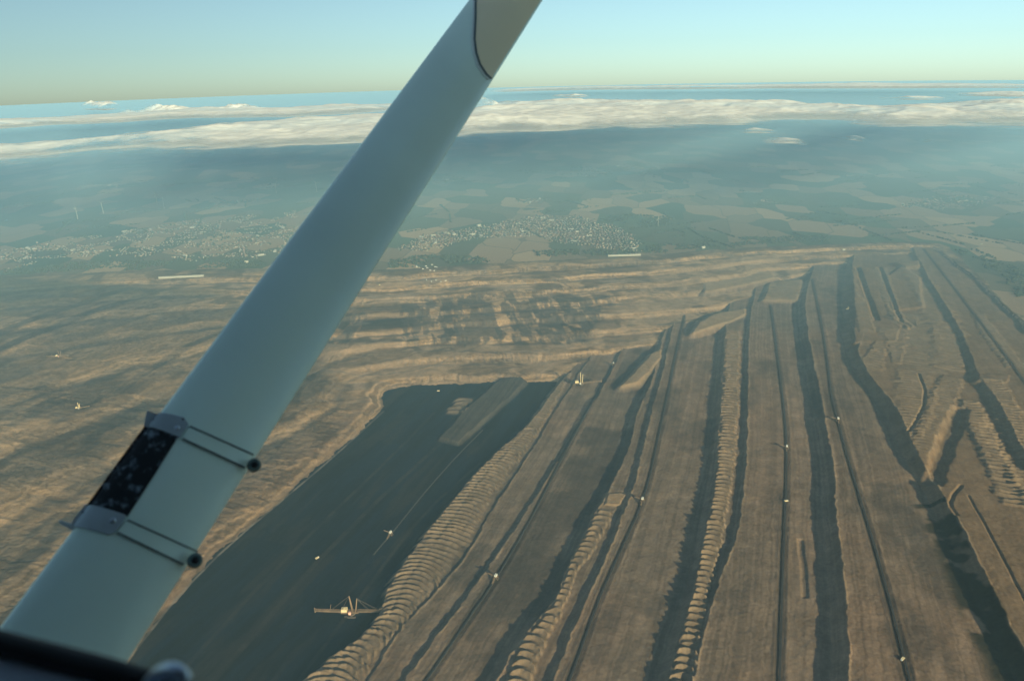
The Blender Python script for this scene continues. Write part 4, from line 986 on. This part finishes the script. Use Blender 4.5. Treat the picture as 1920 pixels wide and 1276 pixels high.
HUT = gable(5, 12, 3.4, .8, .2); hm = bpy.data.meshes.new('site_hut'); HUT.to_mesh(hm); HUT.free(); hm.materials.append(WHITE); hm.materials.append(ROOFS[2])
for k in range(16):
    px, py, z = ((780 + 4.2 * k + random.uniform(-3, 3), 508 + random.uniform(-6, 6), -25) if k < 11 else ((800 + 9 * (k - 11), 532 + random.uniform(-2, 2), -40)))
    x, y = at(px, py, z); o = link('site_hut', hm, None, None, (x, y, ground_z(x, y)), label='tiny bright site hut on the top terraces right of the strut', category='hut', group='site huts on the upper terraces'); o.rotation_euler.z = random.uniform(0, 3)
# ------------------------------------------------------------------ wind turbines
TW = simple('turbine_white', (.5, .46, .38), .4, 0, .04, .05)
def turbine():
    t = link('wind_turbine', None); n_ = 16; bm = bmesh.new(); R0, R1, H = 2.4, 1.3, 100
    A = [bm.verts.new((R0 * math.cos(6.2832 * k / n_), R0 * math.sin(6.2832 * k / n_), -1)) for k in range(n_)]; B = [bm.verts.new((R1 * math.cos(6.2832 * k / n_), R1 * math.sin(6.2832 * k / n_), H)) for k in range(n_)]
    bm.faces.new(A); bm.faces.new(B)
    for k in range(n_): bm.faces.new((A[k], A[(k + 1) % n_], B[(k + 1) % n_], B[k]))
    mesh_of(bm, 'tower', TW, t)
    bm = bmesh.new(); box_mesh(bm, -2.1, 2.1, -4, 8, H, H + 4.4); mesh_of(bm, 'nacelle', TW, t, bev=.7)
    bm = bmesh.new(); disc(bm, (0, -5.6, H + 2.2), 2.0, 3.4, (0, 1, 0), 16); mesh_of(bm, 'hub', TW, t)
    for k in range(3):
        bm = bmesh.new(); st = []
        for q in range(9):
            f = q / 8; r_ = 1.5 + 42 * f; c_ = (1.6 + 2.6 * math.sin(min(1, f * 4) * 1.57)) * (1 - .82 * f) + .5; th_ = .9 * (1 - .8 * f) + .1; tw_ = .35 * (1 - f)
            st.append([bm.verts.new((a_ * c_ * math.cos(tw_) - b_ * th_ * math.sin(tw_), a_ * c_ * math.sin(tw_) + b_ * th_ * math.cos(tw_), r_)) for a_, b_ in ((-.35, 0), (0, .5), (.65, 0), (0, -.5))])
        for a_, b_ in zip(st[:-1], st[1:]):
            for i in range(4): bm.faces.new((a_[i], a_[(i + 1) % 4], b_[(i + 1) % 4], b_[i]))
        bm.faces.new(st[0]); bm.faces.new(st[-1])
        o = mesh_of(bm, 'blade', TW, t, (0, -5.6, H + 2.2)); o.rotation_euler = (0, .45 + 2.0944 * k, 0)
    return t
tp = turbine()
for i, (px, py, dx, lab) in enumerate([(146, 411, 0, 'nearest wind turbine, leftmost of the row in the hazy fields at left'), (194, 400, 0, 'second wind turbine from the left in the hazy fields'), (295, 383, 0, 'left one of the close pair of wind turbines'), (308, 390, 0, 'right one of the close pair of wind turbines'), (518, 362, 0, 'wind turbine standing alone left of the strut'), (594, 360, 0, 'wind turbine right against the left edge of the strut'), (1234, 424, 0, 'faint wind turbine in the dark wood right of the village')]):
    o = tp if i == 0 else copy_tree(tp); x, y = at(px, py, 0)
    o.location = (x, y, ground_z(x, y)); o.rotation_euler.z = -.5 + .12 * i; o['label'] = lab; o['category'] = 'wind turbine'; o['group'] = 'wind turbines in the fields'
    if i == 6: o.scale = (.6,) * 3
    if i:
        for ch in o.children:
            if ch.name.startswith('blade'): ch.rotation_euler.y += .6 * i
# ------------------------------------------------------------------ woods and hedges, one mass
LEAF = simple('foliage', (.040, .050, .030), .9, 0, .4, .05)
crowns = []
for k in range(5):
    bm = bmesh.new(); bmesh.ops.create_icosphere(bm, subdivisions=2, radius=1)
    for v in bm.verts:
        v.co *= 1 + random.uniform(-.28, .28); v.co.z = v.co.z * .9 + .8
    me = bpy.data.meshes.new('crown'); bm.to_mesh(me); bm.free(); me.materials.append(LEAF); crowns.append(me)
WOODS = [([(0, 506), (150, 492), (300, 490), (480, 486), (500, 500), (300, 505), (120, 508), (0, 514)], 900), ([(735, 482), (830, 478), (930, 486), (900, 494), (800, 500), (735, 502)], 420), ([(1210, 462), (1300, 452), (1420, 444), (1560, 442), (1540, 450), (1400, 458), (1290, 466), (1220, 474)], 620),
         ([(1120, 408), (1180, 402), (1260, 408), (1250, 424), (1180, 420), (1140, 416)], 420), ([(1780, 470), (1840, 490), (1900, 540), (1960, 600), (1990, 590), (1900, 500), (1830, 468)], 500), ([(380, 425), (385, 440), (470, 455), (468, 440)], 160), ([(1000, 470), (1120, 468), (1200, 474), (1130, 479), (1010, 480)], 260)]
items = []
for poly, n_ in WOODS:
    P = atl(poly, 0); lo, hi = P.min(0), P.max(0); q = lo + rng.random((n_ * 6, 2)) * (hi - lo)
    ok = (pdist(q[:, 0], q[:, 1], P) > -25 * rng.random(len(q))) & (fbm(q[:, 0], q[:, 1], 130, 3, 400) > .44); q = q[ok][:n_]
    items += [(a_, b_) for a_, b_ in q]
for k in range(120):                                       # hedges and lines of trees
    px, py = rng.uniform(-100, 2000), 292 + 165 * rng.random() ** .8; x, y = at(px, py, 0); a_ = .35 + (0 if rng.random() < .6 else 1.57) + rng.normal() * .15; L = rng.uniform(150, 700)
    for s_ in np.arange(-L / 2, L / 2, 15):
        if rng.random() < .8: items.append((x + s_ * math.cos(a_) + rng.normal() * 3, y + s_ * math.sin(a_) + rng.normal() * 3))
for _, x, y, *r_ in allh[::2]:
    items.append((x + rng.normal() * 12, y + rng.normal() * 12))
dr_, _ = sdist(np.array([i[0] for i in items]), np.array([i[1] for i in items]), RIM)
items = [it for it, d_ in zip(items, dr_) if d_ < -10]
gz = grounds(items)
merge_stuff('woodland', [(x, y, float(z) - .5, rng.uniform(0, 6.28), int(rng.integers(5)), rng.uniform(4, 8)) for (x, y), z in zip(items, gz)], crowns)
